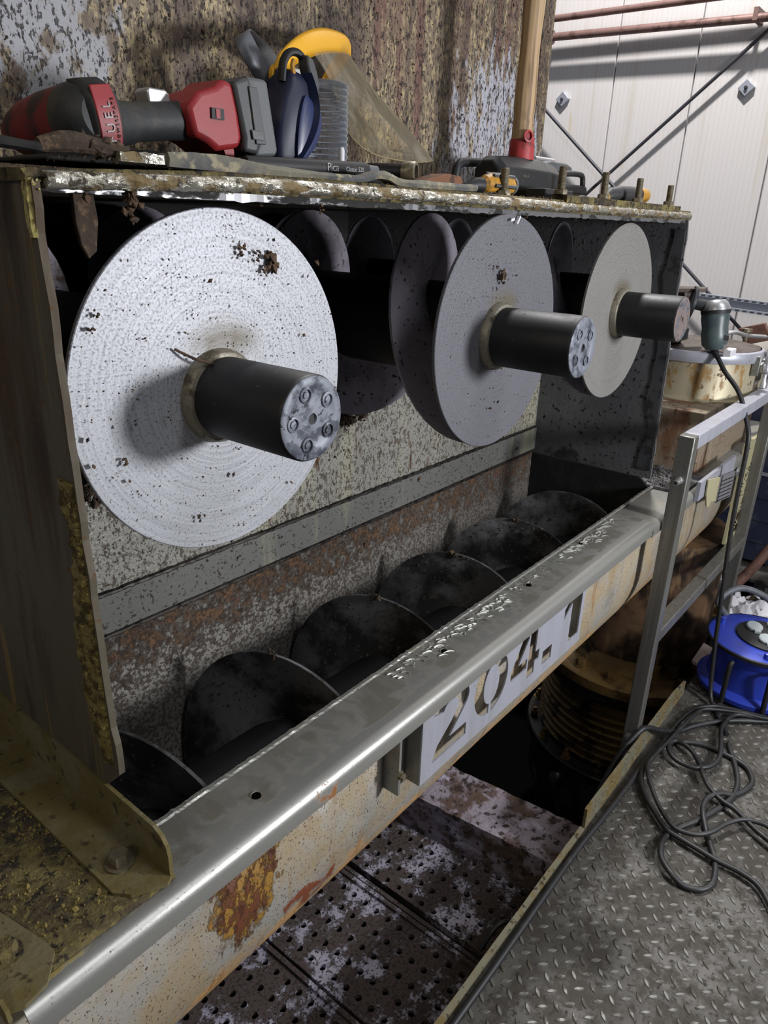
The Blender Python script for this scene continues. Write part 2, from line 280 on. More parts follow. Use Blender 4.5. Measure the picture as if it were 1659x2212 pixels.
# ------------------------------------------------------------------ mesh helpers
class MB:
    def __init__(s): s.v = []; s.f = []
    def add(s, vs, fs):
        o = len(s.v); s.v += [tuple(v) for v in vs]; s.f += [tuple(i + o for i in f) for f in fs]; return s
    def box(s, lo, hi):
        x0, y0, z0 = lo; x1, y1, z1 = hi
        return s.add([(x0, y0, z0), (x1, y0, z0), (x1, y1, z0), (x0, y1, z0), (x0, y0, z1), (x1, y0, z1), (x1, y1, z1), (x0, y1, z1)],
                     [(3, 2, 1, 0), (4, 5, 6, 7), (0, 1, 5, 4), (1, 2, 6, 5), (2, 3, 7, 6), (3, 0, 4, 7)])
    def obox(s, c, ax, ay, az):
        """box from centre and three half-extent vectors"""
        c, ax, ay, az = map(Vector, (c, ax, ay, az)); vs = []
        for k in (-1, 1):
            for i, j in ((-1, -1), (1, -1), (1, 1), (-1, 1)): vs.append(c + ax * i + ay * j + az * k)
        return s.add(vs, [(3, 2, 1, 0), (4, 5, 6, 7), (0, 1, 5, 4), (1, 2, 6, 5), (2, 3, 7, 6), (3, 0, 4, 7)])
    def rings(s, rings, close=False, cap=True):
        n = len(rings[0]); o = len(s.v)
        for r in rings: s.v += [tuple(p) for p in r]
        m = len(rings)
        for i in range(m if close else m - 1):
            a = o + i * n; b = o + ((i + 1) % m) * n
            for j in range(n):
                k = (j + 1) % n; s.f.append((a + j, a + k, b + k, b + j))
        if cap and not close:
            s.f.append(tuple(o + j for j in reversed(range(n)))); s.f.append(tuple(o + (m - 1) * n + j for j in range(n)))
        return s
    def tube(s, pts, r, n=10, close=False, flat=None):
        pts = [Vector(p) for p in pts]; m = len(pts); rr = r if isinstance(r, (list, tuple)) else [r] * m
        up = None; out = []
        for i, p in enumerate(pts):
            a = pts[i - 1] if (i > 0 or close) else p; b = pts[(i + 1) % m] if (i < m - 1 or close) else p
            d = (b - a).normalized()
            if up is None:
                up = Vector((0, 0, 1)) if abs(d.z) < .9 else Vector((1, 0, 0))
            u = (up - d * up.dot(d)).normalized(); up = u; v = d.cross(u)
            fl = flat or 1
            out.append([p + (u * math.cos(2 * PI * j / n) * fl + v * math.sin(2 * PI * j / n)) * rr[i] for j in range(n)])
        return s.rings(out, close)
    def cyl(s, a, b, r, r2=None, n=24): return s.tube([a, b], [r, r if r2 is None else r2], n)
    def lathe(s, o, axis, prof, n=32, cap=True):
        """prof: list of (radius, height along axis)"""
        o = Vector(o); d = Vector(axis).normalized()
        u = d.orthogonal().normalized(); v = d.cross(u)
        return s.rings([[o + d * h + (u * math.cos(2 * PI * j / n) + v * math.sin(2 * PI * j / n)) * max(r, 1e-4) for j in range(n)] for r, h in prof], False, cap)
    def prism(s, poly, ax, a, b):
        """polygon extruded along axis ax (0,1,2) from a to b; poly in the two other axes in order"""
        def P(p, t):
            q = [0, 0, 0]; o = [i for i in range(3) if i != ax]; q[ax] = t; q[o[0]] = p[0]; q[o[1]] = p[1]; return q
        n = len(poly); o = len(s.v)
        s.v += [tuple(P(p, a)) for p in poly] + [tuple(P(p, b)) for p in poly]
        s.f.append(tuple(o + i for i in reversed(range(n)))); s.f.append(tuple(o + n + i for i in range(n)))
        for i in range(n):
            j = (i + 1) % n; s.f.append((o + i, o + j, o + n + j, o + n + i))
        return s
    def sheet(s, grid, th=None):
        """grid of points [row][col]; th gives thickness along the third direction through solidify-like copy"""
        R_ = len(grid); Cn = len(grid[0]); o = len(s.v)
        for row in grid: s.v += [tuple(p) for p in row]
        for i in range(R_ - 1):
            for j in range(Cn - 1):
                a = o + i * Cn + j; s.f.append((a, a + 1, a + Cn + 1, a + Cn))
        return s
    def text(s, body, size, origin, ux, uy, depth=.0004, align='LEFT'):
        cu = bpy.data.curves.new('t', 'FONT'); cu.body = body; cu.size = size; cu.align_x = align; cu.extrude = depth
        ob = bpy.data.objects.new('t', cu); C.objects.link(ob)
        dg = bpy.context.evaluated_depsgraph_get(); me = bpy.data.meshes.new_from_object(ob.evaluated_get(dg))
        ux = Vector(ux); uy = Vector(uy); uz = ux.cross(uy).normalized(); og = Vector(origin)
        s.add([og + ux * v.co.x + uy * v.co.y + uz * v.co.z for v in me.vertices], [tuple(p.vertices) for p in me.polygons])
        bpy.data.objects.remove(ob); bpy.data.curves.remove(cu); bpy.data.meshes.remove(me)
        return s
def plate_holes(outer, holes, y0, y1):
    """flat plate in XZ with through-cut holes, extruded from y0 to y1"""
    bm = bmesh.new(); edges = []
    loops = []
    for lp in [outer] + holes:
        vs = [bm.verts.new((p[0], y0, p[1])) for p in lp]; loops.append(vs)
        for i in range(len(vs)): edges.append(bm.edges.new((vs[i], vs[(i + 1) % len(vs)])))
    bmesh.ops.triangle_fill(bm, edges=edges, use_beauty=True, use_dissolve=False, normal=(0, -1, 0))
    mb = MB(); bm.verts.index_update()
    V = [v.co.copy() for v in bm.verts]; F = [tuple(v.index for v in f.verts) for f in bm.faces]
    n = len(V)
    mb.v = [tuple(v) for v in V] + [(v.x, y1, v.z) for v in V]
    mb.f = F + [tuple(i + n for i in reversed(f)) for f in F]
    for vs in loops:
        for i in range(len(vs)):
            a = vs[i].index; b = vs[(i + 1) % len(vs)].index; mb.f.append((a, b, b + n, a + n))
    bm.free(); return mb

WL = {}
def obj(name, mb, mat, parent=None, bevel=0, smooth=True, ang=38, solid=0, kind=None):
    o0 = WL.get(parent.name, Vector()) if parent else Vector()
    me = bpy.data.meshes.new(name); me.from_pydata([(v[0] - o0.x, v[1] - o0.y, v[2] - o0.z) for v in mb.v], [], mb.f)
    me.materials.append(mat)
    bm = bmesh.new(); bm.from_mesh(me); bmesh.ops.recalc_face_normals(bm, faces=bm.faces); bm.to_mesh(me); bm.free()
    if smooth:
        me.shade_smooth(); me.set_sharp_from_angle(angle=R(ang))
    o = bpy.data.objects.new(name, me); C.objects.link(o)
    if parent: o.parent = parent
    WL[o.name] = o0
    if solid:
        md = o.modifiers.new('s', 'SOLIDIFY'); md.thickness = solid; md.offset = 0
    if bevel:
        md = o.modifiers.new('b', 'BEVEL'); md.width = bevel; md.segments = 2; md.limit_method = 'ANGLE'; md.angle_limit = R(40)
    if kind: o['kind'] = kind
    return o
def tag(o, label, cat, group=None, kind=None):
    o['label'] = label; o['category'] = cat
    if group: o['group'] = group
    if kind: o['kind'] = kind
    return o
def thing(name, label, cat, loc, group=None):
    o = bpy.data.objects.new(name, None); C.objects.link(o); o.location = loc; o.empty_display_size = .05
    WL[o.name] = Vector(loc); return tag(o, label, cat, group)
def spline(pts, k=6, close=False):
    """Catmull-Rom through points"""
    P = [Vector(p) for p in pts]; n = len(P); out = []
    for i in range(n if close else n - 1):
        g = lambda j: P[j % n] if close else P[max(0, min(n - 1, j))]
        a, b, c, d = g(i - 1), g(i), g(i + 1), g(i + 2)
        for t in range(k):
            t /= k; out.append(.5 * ((2 * b) + (c - a) * t + (2 * a - 5 * b + 4 * c - d) * t * t + (3 * b - a - 3 * c + d) * t ** 3))
    if not close: out.append(P[-1])
    return out
def jag(x, s, a, seed=0): return a * (mnoise.noise(Vector((x * s, seed * 7.3, seed))) + .5 * mnoise.noise(Vector((x * s * 2.7, seed * 3.1, 4 + seed))))
def hexbolt(mb, c, axis, r, h, washer=True):
    if washer: mb.lathe(c, axis, [(r * 1.35, 0), (r * 1.35, h * .22)], 20)
    c2 = Vector(c) + Vector(axis).normalized() * h * (.22 if washer else 0)
    mb.lathe(c2, axis, [(r, 0), (r, h * .8), (r * .86, h)], 6)
def flakes(mb, pts, size, flat=.45):
    """small irregular chips"""
    for p in pts:
        p = Vector(p); r = size * random.uniform(.4, 1.4) * (2.2 if random.random() < .06 else 1)
        ax = Vector((random.uniform(-1, 1), random.uniform(-1, 1), random.uniform(-1, 1))).normalized(); bx = ax.orthogonal().normalized(); cx = ax.cross(bx)
        a = [p + ax * r, p - ax * r * .9, p + bx * r * .72, p - bx * r * .66, p + cx * r * flat, p - cx * r * flat]
        mb.add(a, [(0, 2, 4), (2, 1, 4), (1, 3, 4), (3, 0, 4), (2, 0, 5), (1, 2, 5), (3, 1, 5), (0, 3, 5)])
    return mb
def clump(mb, c, r, n=14, sq=(1, 1, 1)):
    c = Vector(c)
    return flakes(mb, [c + Vector((random.gauss(0, r * .45) * sq[0], random.gauss(0, r * .45) * sq[1], random.gauss(0, r * .45) * sq[2])) for _ in range(n)], r * .5, .6)

# ------------------------------------------------------------------ setting
def structure(name, mb, mat, parent=None, **k):
    o = obj(name, mb, mat, parent, **k)
    if parent is None: o['kind'] = 'structure'
    return o
# hall wall of tall sandwich panels
b = MB().box((6.03, -3.5, -1.2), (6.10, 6.0, 6.4)); hw = structure('wall_right', b, m_white)
y = -3.34
while y < 5.9:
    p = MB().box((6.0, y + .004, -1.2), (6.03, y + .596, 6.4)); obj('wall_panel', p, m_panel, hw, bevel=.006)
    y += .60
# raised tread plate floor, its opening along the machine left free
b = MB().box((-1.2, -3.4, -.008), (6.0, .49, 0)); b.box((3.45, .49, -.008), (6.0, 5.9, 0))
fl = structure('floor', b, m_floor)
b = MB(); P0 = .0425
def lozenge(mb, x, y, s):
    ax = Vector((1, s, 0)).normalized(); bx = Vector((-s, 1, 0)).normalized(); c = Vector((x, y, -.0005))
    L, W, H = .0145, .0053, .0026
    base = [c + ax * (L * t) + bx * (W * q) for t, q in ((1, 0), (.5, .72), (0, 1), (-.5, .72), (-1, 0), (-.5, -.72), (0, -1), (.5, -.72))]
    top = [c + ax * (L * .74 * t) + bx * (W * .58 * q) + Vector((0, 0, H)) for t, q in ((1, 0), (.5, .72), (0, 1), (-.5, .72), (-1, 0), (-.5, -.72), (0, -1), (.5, -.72))]
    mb.add(base + top, [tuple(range(8, 16))] + [(i, (i + 1) % 8, 8 + (i + 1) % 8, 8 + i) for i in range(8)])
for i in range(-8, 42):
    for j in range(-22, 7):
        x = 1.236 + (i - 8) * P0; yy = .223 + j * P0
        if yy < .478: lozenge(b, x, yy, -1)
        if yy + P0 / 2 < .478: lozenge(b, x + P0 / 2, yy + P0 / 2, 1)
obj('raised_tread', b, m_tread, fl, smooth=False, kind='stuff')
# toe plates along the floor opening
t = thing('toe_plate', 'upright galvanised toe plate at the edge of the floor opening, under the frame post', 'toe plate', (1.9, .49, 0))
b = MB(); top = []
N = 40
for i in range(N + 1):
    x = 1.523 + (2.33 - 1.523) * i / N
    h = .071 + jag(x, 14, .003, 1) - (.02 * max(0, (x - 2.2) / .13))
    top.append((x, h))
b.prism([(1.523, 0)] + top + [(2.33, 0)], 1, .486, .494); obj('plate', b, m_toe, t, smooth=False)
b = MB()
for i in range(17):
    x = 1.545 + i * .046
    for s, z in ((1, .022), (-1, .047)):
        c = Vector((x + (.02 if s < 0 else 0), .4855, z)); ax = Vector((1, 0, s * .55)).normalized() * .014; bx = Vector((-s * .55, 0, 1)).normalized() * .004; n_ = Vector((0, -.0022, 0))
        b.add([c - ax, c + bx, c + ax, c - bx, c + n_], [(0, 1, 4), (1, 2, 4), (2, 3, 4), (3, 0, 4)])
obj('raised_tread', b, m_toe, t, smooth=False, kind='stuff')
b = MB(); pr = []
for i in range(61):
    x = .1 + 1.42 * i / 60; hh = .012 + jag(x, 9, .003, 2)
    pr.append([(x, .484, 0), (x, .484, hh), (x, .497, hh + .001), (x, .497, -.05)])
b.rings(pr); tag(obj('edge_strip', b, m_toe, None, smooth=False), 'low battered steel edge strip bordering the tread plate floor in the foreground', 'edge strip')
# pit under the machine
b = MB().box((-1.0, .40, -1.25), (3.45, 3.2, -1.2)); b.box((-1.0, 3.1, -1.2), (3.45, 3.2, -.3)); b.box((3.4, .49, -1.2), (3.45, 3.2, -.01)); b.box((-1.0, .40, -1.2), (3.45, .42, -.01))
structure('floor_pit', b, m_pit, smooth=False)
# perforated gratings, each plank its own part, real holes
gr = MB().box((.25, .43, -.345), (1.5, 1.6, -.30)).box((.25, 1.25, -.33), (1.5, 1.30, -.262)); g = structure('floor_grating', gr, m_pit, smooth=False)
def plank(x0, x1, rows):
    mb = MB(); ys = [.44 + .04 * i for i in range(30)]; z = -.25; hr = .0088; nb = 12
    xs = [x0 + .012] + [(rows[i] + rows[i + 1]) / 2 for i in range(len(rows) - 1)] + [x1 - .012]
    for ri, cx in enumerate(rows):
        for yy in ys:
            a0, a1, b0, b1 = xs[ri], xs[ri + 1], yy - .02, yy + .02
            sq = []; ho = []; hb = []
            for k in range(nb):
                an = 2 * PI * (k + .5) / nb; c_, s_ = math.cos(an), math.sin(an)
                px = (a1 - cx) if c_ > 0 else (cx - a0); tt = min(px / max(abs(c_), 1e-6), .02 / max(abs(s_), 1e-6))
                sq.append((cx + c_ * tt, yy + s_ * tt, z)); ho.append((cx + c_ * hr, yy + s_ * hr, z + .0008)); hb.append((cx + c_ * hr, yy + s_ * hr, z - .012))
            # corner fill
            cor = [(a1, b1, z), (a0, b1, z), (a0, b0, z), (a1, b0, z)]
            o = len(mb.v); mb.v += sq + ho + hb + cor
            for k in range(nb):
                q = (k + 1) % nb; mb.f.append((o + k, o + q, o + nb + q, o + nb + k)); mb.f.append((o + nb + k, o + nb + q, o + 2 * nb + q, o + 2 * nb + k))
            def edge(p):
                e = set()
                if abs(p[0] - a1) < 1e-5: e.add('r')
                if abs(p[0] - a0) < 1e-5: e.add('l')
                if abs(p[1] - b1) < 1e-5: e.add('t')
                if abs(p[1] - b0) < 1e-5: e.add('b')
                return e
            for ci, need in enumerate(({'r', 't'}, {'l', 't'}, {'l', 'b'}, {'r', 'b'})):
                for k in range(nb):
                    q = (k + 1) % nb; e1, e2 = edge(sq[k]), edge(sq[q])
                    if e1 and e2 and not (e1 & e2) and (e1 | e2) == need: mb.f.append((o + k, o + 3 * nb + ci, o + q))
    ya, yb = .42, 1.62
    for xa, xb in ((x0, x0 + .012), (x1 - .012, x1)):   # stiffened rims
        mb.box((xa, ya, z - .05), (xb, yb, z + .009))
    return mb
for x0, x1, rows in ((.285, .575, [.33 + .053 * i for i in range(5)]), (.583, .878, [.63 + .053 * i for i in range(5)]), (.886, 1.178, [.925 + .053 * i for i in range(5)]), (1.212, 1.495, [1.235 + .0535 * i for i in range(5)])):
    obj('grating_plank', plank(x0, x1, rows), m_grate, g, smooth=False)
for xx in (1.192,):
    obj('joint_strip', MB().box((xx - .006, .43, -.262), (xx + .006, 1.62, -.248)), m_grate, g)
# block lying across the gratings
b = MB(); rr = []
N = 22
for i in range(N + 1):
    tt = i / N; yy = .50 + tt * .62; x0 = 1.478 - .06 * tt + jag(yy, 16, .004, 3); x1 = 1.655 - .055 * tt + jag(yy, 18, .004, 4)
    zt = -.118 + jag(yy, 20, .004, 5)
    rr.append([(x0, yy, -.262), (x1, yy, -.262), (x1, yy, zt), (x1 - .06, yy, zt + jag(yy, 30, .004, 6)), (x0 + .06, yy, zt + jag(yy, 26, .004, 8)), (x0, yy, zt + jag(yy, 40, .004, 7))])
b.rings(rr); tag(obj('crossbeam_block', b, m_concrete, None, ang=50), 'thick squared block crusted with pale pinkish residue lying across the perforated gratings', 'block')

# ------------------------------------------------------------------ the machine: trough, screw housing, outlet box welded together
mc = thing('conveyor_machine', 'grimy steel screw conveyor with opened housing, long front trough and cut-out number plate', 'machine', (1.2, .9, 0))
# housing plates
pts = [(1.9, .80), (1.9, 1.522)]
for i in range(31):
    z = 1.522 - (1.522 - .875) * i / 30; pts.append((.682 - .012 * i / 30 + jag(z, 26, .0035, 11) - (.006 if i > 27 else 0), z))
pts += [(.672, .868), (.70, .84), (.76, .80)]
lp = obj('left_plate', MB().prism(pts, 0, .349, .357), m_plateL, mc, smooth=False)
b = MB(); rr = []
for i in range(60):
    z = 1.24 - .355 * i / 59; w0 = .040 + .012 * math.sin(z * 20) + jag(z, 40, .008, 12); y0 = .684 - .012 * (1.522 - z) / .65
    dx = [.0022 + abs(jag(z, 90, .006, 20 + k)) for k in range(4)]
    rr.append([(.350, y0, z), (.349 - dx[0], y0 + .004, z), (.349 - dx[1], y0 + w0 * .5, z), (.349 - dx[2] * .7, y0 + w0 * .8, z), (.350, y0 + w0, z)])
b.rings(rr); obj('flame_cut_edge', b, m_cut, mc, smooth=False)
b = MB(); clump(b, (.353, .684, 1.520), .006, 12); rr = []
for i in range(12):
    z = 1.525 - .05 * i / 11; rr.append([(.350, .683, z), (.3465 - abs(jag(z, 90, .004, 31)), .685, z), (.3465, .694 + jag(z, 60, .004, 33), z), (.350, .697, z)])
b.rings(rr); obj('flame_cut_corner', b, M('bright_cut_corner', (168, 156, 96), .5, .3, [dict(c=(96, 80, 40), s=90, lo=.5, hi=.62)]), mc, smooth=False)
pts = [(1.9, .795), (1.9, 1.522)]
for i in range(31):
    z = 1.522 - (1.522 - .795) * i / 30; pts.append((.686 - .018 * i / 30 + jag(z, 22, .003, 13), z))
rp = obj('right_plate', MB().prism(pts, 0, 2.14, 2.148), m_dark, mc, smooth=False)
b = MB(); rr = []
for i in range(40):
    z = 1.50 - .68 * i / 39; w0 = .035 + jag(z, 9, .012, 14); y0 = .69 - .018 * (1.522 - z) / .727
    rr.append([(2.1405, y0, z), (2.1375, y0, z), (2.1375, y0 + w0, z), (2.1405, y0 + w0 + .002, z)])
b.rings(rr); obj('ground_strip', b, M('ground_strip_grey', (78, 79, 82), .5, .3, [dict(c=(50, 50, 52), s=18, lo=.5, hi=.6)]), mc, smooth=False)
# top plate, its front edge ragged from cutting
b = MB(); rr = []
for i in range(121):
    x = .345 + 1.81 * i / 120; z0 = 1.531 if x > .4 else 1.526
    yj = jag(x, 18, .003, 15)
    rr.append([(x, 1.9, 1.522), (x, .686 + yj, 1.522), (x, .682 + yj, z0), (x, .690, 1.5445 - .012 * max(0, 1 - (x - .345) / .25)), (x, 1.9, 1.545)])
b.rings(rr); obj('top_plate', b, m_deck, mc, smooth=False)
b = MB(); rr = []
for i in range(420):
    x = .362 + 1.77 * i / 419; e = [jag(x, 60, .0032, 40 + k) + jag(x, 190, .0016, 60 + k) for k in range(5)]
    zt = 1.541 - .010 * max(0, 1 - (x - .345) / .3)
    rr.append([(x, .687, zt), (x, .680 + e[0], zt - .002 + e[1] * .6), (x, .676 + e[2], zt - .007 + e[3] * .5), (x, .677 + e[4], zt - .012), (x, .682, zt - .016 + e[1] * .5), (x, .690, zt - .015)])
b.rings(rr); obj('cut_front_edge', b, m_melt, mc, ang=60)
b = MB(); rr = []
for i in range(160):
    x = .362 + 1.77 * i / 159; e = jag(x, 60, .0014, 44); e2 = jag(x, 80, .002, 45)
    rr.append([(x, .700, 1.523), (x, .690 + e, 1.523), (x, .690 + e, 1.514 + e2), (x, .700, 1.5135)])
b.rings(rr); obj('inner_lip', b, M('lip_scratched', (120, 120, 122), .35, .6, [dict(c=(40, 38, 36), s=50, st=(.4, 1, 1), lo=.46, hi=.56, r=.9, me=0)]), mc, smooth=False)
b = MB()
for x, r, n in ((.452, .010, 26), (.448, .007, 12), (.62, .004, 6), (.72, .005, 8), (1.25, .006, 8), (1.45, .004, 6), (.40, .006, 8)): clump(b, (x, .685, 1.513 - r * .6), r, n, (.7, .7, 1.2))
obj('hanging_residue', b, m_pulp, mc, smooth=False, kind='stuff')
b = MB().prism([(.397, 1.522), (.418, 1.522), (.421, 1.49), (.416, 1.462), (.407, 1.455), (.400, 1.47), (.397, 1.49)], 1, .70, .706); obj('hanging_flap', b, m_grime, mc, bevel=.001)
# back of the housing with three openings, one round each discharge screw
AX = ((.575, 1.300), (1.185, 1.310), (1.780, 1.305)); OR_ = .226
pts = [(.357, .79)]; x = .357
top = [(.357, 1.2)]
for cx, cz in AX:
    for i in range(25):
        a = PI + math.asin(min(1, (cz - 1.2) / OR_)) + (PI - 2 * math.asin(min(1, (cz - 1.2) / OR_))) * i / 24
        px = cx + OR_ * math.cos(a)
        if px > .358: top.append((px, cz + OR_ * math.sin(a)))
top.append((2.14, 1.2)); pts = [(.357, .79)] + top + [(2.14, .79)]
obj('back_wall', MB().prism(pts, 1, 1.066, 1.074), m_back, mc, smooth=False)
b = MB()
for cx, cz in AX:
    g2 = []
    for yy in (1.07, 1.9): g2.append([(max(.357, cx + OR_ * math.cos(PI + PI * i / 24)), yy, cz + OR_ * math.sin(PI + PI * i / 24)) for i in range(25)])
    b.sheet(g2)
b.box((.357, 1.9, .8), (2.14, 1.91, 1.53))
obj('inner_bore', b, m_black, mc)
b = MB()
for cx, cz in AX:
    for i in range(60):
        a = PI + PI * random.uniform(.2, .8); clump(b, (cx + (OR_ - .004) * math.cos(a), 1.062 + random.uniform(0, .03), cz + (OR_ - .003) * math.sin(a)), random.uniform(.004, .010), 5)
for cx, cz in AX[:2]:
    for i in range(110):
        a = PI + PI * random.uniform(.42, .80); clump(b, (cx + (OR_ + random.uniform(0, .022)) * math.cos(a), 1.060, cz + (OR_ + random.uniform(-.004, .020)) * math.sin(a)), random.uniform(.005, .010), 5, (1, .6, 1))
obj('residue_rim', b, m_grime, mc, smooth=False, kind='stuff')
b = MB(); rr = []
for i in range(60):
    x = .357 + 1.783 * i / 59; rr.append([(x, 1.068, .884), (x, 1.0605, .883), (x, 1.0605, .808), (x, 1.068, .806)])
b.rings(rr); obj('back_band', b, m_band, mc, smooth=False)
for z in (.885, .8035):
    b = MB(); rr = []
    pts = [(.36 + 1.775 * i / 260, 1.0595, z + jag(i, .3, .0012, 70)) for i in range(261)]
    b.tube(pts, [.0042 + jag(i, .55, .0018, 71) for i in range(261)], 7); obj('weld_bead', b, M('weld_%d' % (z * 1000), (66, 62, 58), .35, .6, [dict(c=(34, 30, 28), s=60, lo=.5, hi=.6)]), mc)
b = MB(); ps = []
for i in range(1000):
    x = random.uniform(.4, 2.1); z = random.choice((random.triangular(.56, .80, .78), random.uniform(.81, 1.15), random.triangular(.62, .80, .74)))
    if z > .8 and random.random() < .45: continue
    if mnoise.noise(Vector((x * 5, z * 5, 2))) < -.12: continue
    ps.append((x, 1.065 if not .806 < z < .884 else 1.0597, z))
flakes(b, ps, .0033, .6); obj('wall_residue', b, m_pulp, mc, smooth=False, kind='stuff')
# U shaped trough: inner liner and outer jacket
b = MB(); prof = [(1.066, .80), (1.066, .555)] + [(.864 + .202 * math.cos(-PI * i / 20), .555 + .202 * math.sin(-PI * i / 20)) for i in range(21)] + [(.662, .60), (.662, .768)]
b.sheet([[(x, p[0], p[1]) for p in prof] for x in (.0, .5, 1.0, 1.5, 2.14)]); obj('trough_liner', b, M('liner_grime_darker_low', (104, 100, 94), .6, .2, [
    dict(c=(100, 74, 52), s=30, d=8, lo=.42, hi=.56, ru=.75, m=[('z', .60, .76)], mk=.3, r=.95, me=0, h=.5), dict(c=(62, 50, 42), s=150, d=6, lo=.47, hi=.62, h=.5, r=.95, me=0, amt=.9), dict(c=(36, 32, 30), s=6, lo=.4, hi=.6, m=[('z', .60, .42)], mk=.6, r=.9, me=0)], bump=(120, .6, .003)), mc, solid=.005)  # brown residue and speckle, last layer darker towards the trough bottom
b = MB().prism([(1.066, .795)] + [(.864 + .202 * math.cos(-PI * i / 20), .555 + .202 * math.sin(-PI * i / 20)) for i in range(21)] + [(.662, .765), (.70, .795)], 0, 2.132, 2.142); obj('trough_end_wall', b, m_black, mc, smooth=False)
b = MB(); pf = [(.595, .742), (.595, .575)] + [(.845 + .25 * math.cos(PI + PI * i / 24), .575 + .25 * math.sin(PI + PI * i / 24)) for i in range(1, 25)] + [(1.095, .742)]
g2 = []
for i in range(50):
    x = -.2 + 3.5 * i / 49; g2.append([(x, p[0] + (.0015 * mnoise.noise(Vector((x * 4, p[1] * 5, 0)))), p[1]) for p in pf])
b.sheet(g2); obj('trough_jacket', b, m_wall, mc, solid=.004)
# rim: folded sheet along the trough front
def rimprof(x, dz=0):
    e = jag(x, 40, .0014, 80); s = .0008 * mnoise.noise(Vector((x * 3, 0, 5)))
    outer = [(.664 + e, .770 + e * .5), (.62, .7705 + s), (.568, .7705 + s), (.559, .768), (.552, .762), (.549, .753), (.549, .734)]
    inner = [(.553, .734), (.553, .752), (.556, .759), (.561, .764), (.568, .7665), (.62, .7665), (.664 + e, .766)]
    return [(x, a, c + dz) for a, c in outer + inner]
holes = [.505, .97, 1.31, 1.60]
b = MB(); b.rings([rimprof(.165 + 1.70 * i / 300) for i in range(301)]); obj('front_rim', b, m_rim, mc, ang=60)
b = MB(); b.rings([[(x, y, z) for x, y, z in rimprof(x, -.006)] for x in [1.86 + 1.44 * i / 40 for i in range(41)]]); obj('rear_rim', b, m_ss, mc, ang=60)
for i, x in enumerate(holes):
    b = MB().lathe((x, .603 + .012 * i, .7706), (0, 0, 1), [(.0068, 0), (.0068, .0007), (.0001, .0007)], 18, False); bh = obj('bolt_hole_disc', b, m_pit, mc); b = MB().tube([(x + .0075 * math.cos(R(a)), .603 + .012 * i + .0075 * math.sin(R(a)), .7708) for a in range(-20, 150, 14)], .0011, 6); obj('hole_burr', b, m_ss, bh)  # black disc on the uncut rim, a hole's darkness put into colour
b = MB(); rr = []
for i in range(500):   # torch cut lip on the inner edge of the rim
    x = .36 + 1.80 * i / 499; e = jag(x, 90, .0022, 81); rr.append([(x, .670, .766), (x, .666 + e, .772 + abs(e)), (x, .660, .7725 + e * .6), (x, .657 + e, .7704), (x, .664, .765)])
b.rings(rr); obj('cut_inner_lip', b, m_ss, mc, smooth=False)
# raised grinding burrs
b = MB()
for i in range(120):
    x = random.choice((random.uniform(.84, 1.36), random.uniform(.84, 1.2), random.uniform(1.48, 1.80))); yy = .655 - abs(random.gauss(0, .012)) - .006
    L = random.uniform(.010, .026); an = random.uniform(.4, 1.1); pts = [(x + L * t * math.cos(an) + .004 * math.sin(t * 4), yy - L * t * math.sin(an) * .9, .7712) for t in (0, .33, .66, 1)]
    b.tube(spline(pts, 3), [.0006 + .0016 * math.sin(PI * k / 9) for k in range(10)], 5)
obj('grinding_burr', b, M('burr_bright', (196, 195, 188), .32, .7), mc, kind='stuff')
# number plate in front of the wall: digits cut right through
PX0, PX1, PZ0, PZ1, PY = .824, 1.455, .595, .758, .553
def ell(cx, cz, rx, rz, a0, a1, n=14): return [(cx + rx * math.cos(R(a0 + (a1 - a0) * i / n)), cz + rz * math.sin(R(a0 + (a1 - a0) * i / n))) for i in range(n + 1)]
zb, zt = .622, .752
def dig2(x, w):
    cx = x + w * .5; rz = (zt - zb) * .29; cz = zt - rz
    return [(x, zb), (x + w, zb), (x + w, zb + .028), (x + w * .50, zb + .028)] + [(x + w * .78, zb + .056)] + ell(cx, cz, w * .52, rz, -24, 168, 18) + ell(cx - .002, cz - .004, w * .22, rz * .50, 165, -30, 12) + [(x + w * .52, zb + .060), (x + w * .14, zb + .030)]
def dig0(x, w):
    cx = x + w / 2; cz = (zt + zb) / 2; rz = (zt - zb) / 2; h = []
    for s in (-1, 1):
        o_ = ell(cx, cz, w * .52, rz, 94 if s < 0 else 86, 266 if s < 0 else -86, 20); i_ = ell(cx, cz, w * .24, rz * .66, 262 if s < 0 else -82, 98 if s < 0 else 82, 16)
        h.append(o_ + i_)
    return h
def dig4(x, w):
    st = x + w * .64; sw = w * .27
    left = [(x, zb + .028), (st - .006, zb + .028), (st - .006, zb + .052), (x + w * .27, zb + .052), (st - .006, zt - .03), (st - .006, zt), (st - .018, zt), (x, zb + .05)]
    right = [(st, zb), (st + sw, zb), (st + sw, zb + .028), (x + w * 1.06, zb + .028), (x + w * 1.06, zb + .052), (st + sw, zb + .052), (st + sw, zt), (st, zt)]
    return [left, right]
def dig1(x, w):
    return [(x + w * .42, zb), (x + w, zb), (x + w, zt), (x + w * .5, zt), (x, zt - .034), (x, zt - .058), (x + w * .42, zt - .030)]
holes_ = [dig2(.856, .108)] + dig0(.990, .116) + dig4(1.124, .112) + [[(1.262, zb), (1.304, zb), (1.304, zb + .034), (1.262, zb + .034)]] + [dig1(1.352, .088)]
nb = plate_holes([(PX0, PZ0), (PX1, PZ0), (PX1, PZ1), (PX0, PZ1)], holes_, PY, PY + .003)
npl = obj('number_plate', nb, m_ssc, mc, smooth=False)
obj('side_return', MB().box((PX0, PY + .003, PZ0), (PX0 + .003, PY + .04, PZ1)), m_post, npl, smooth=False); obj('side_return', MB().box((PX1 - .003, PY + .003, PZ0), (PX1, PY + .04, PZ1)), m_post, npl, smooth=False)
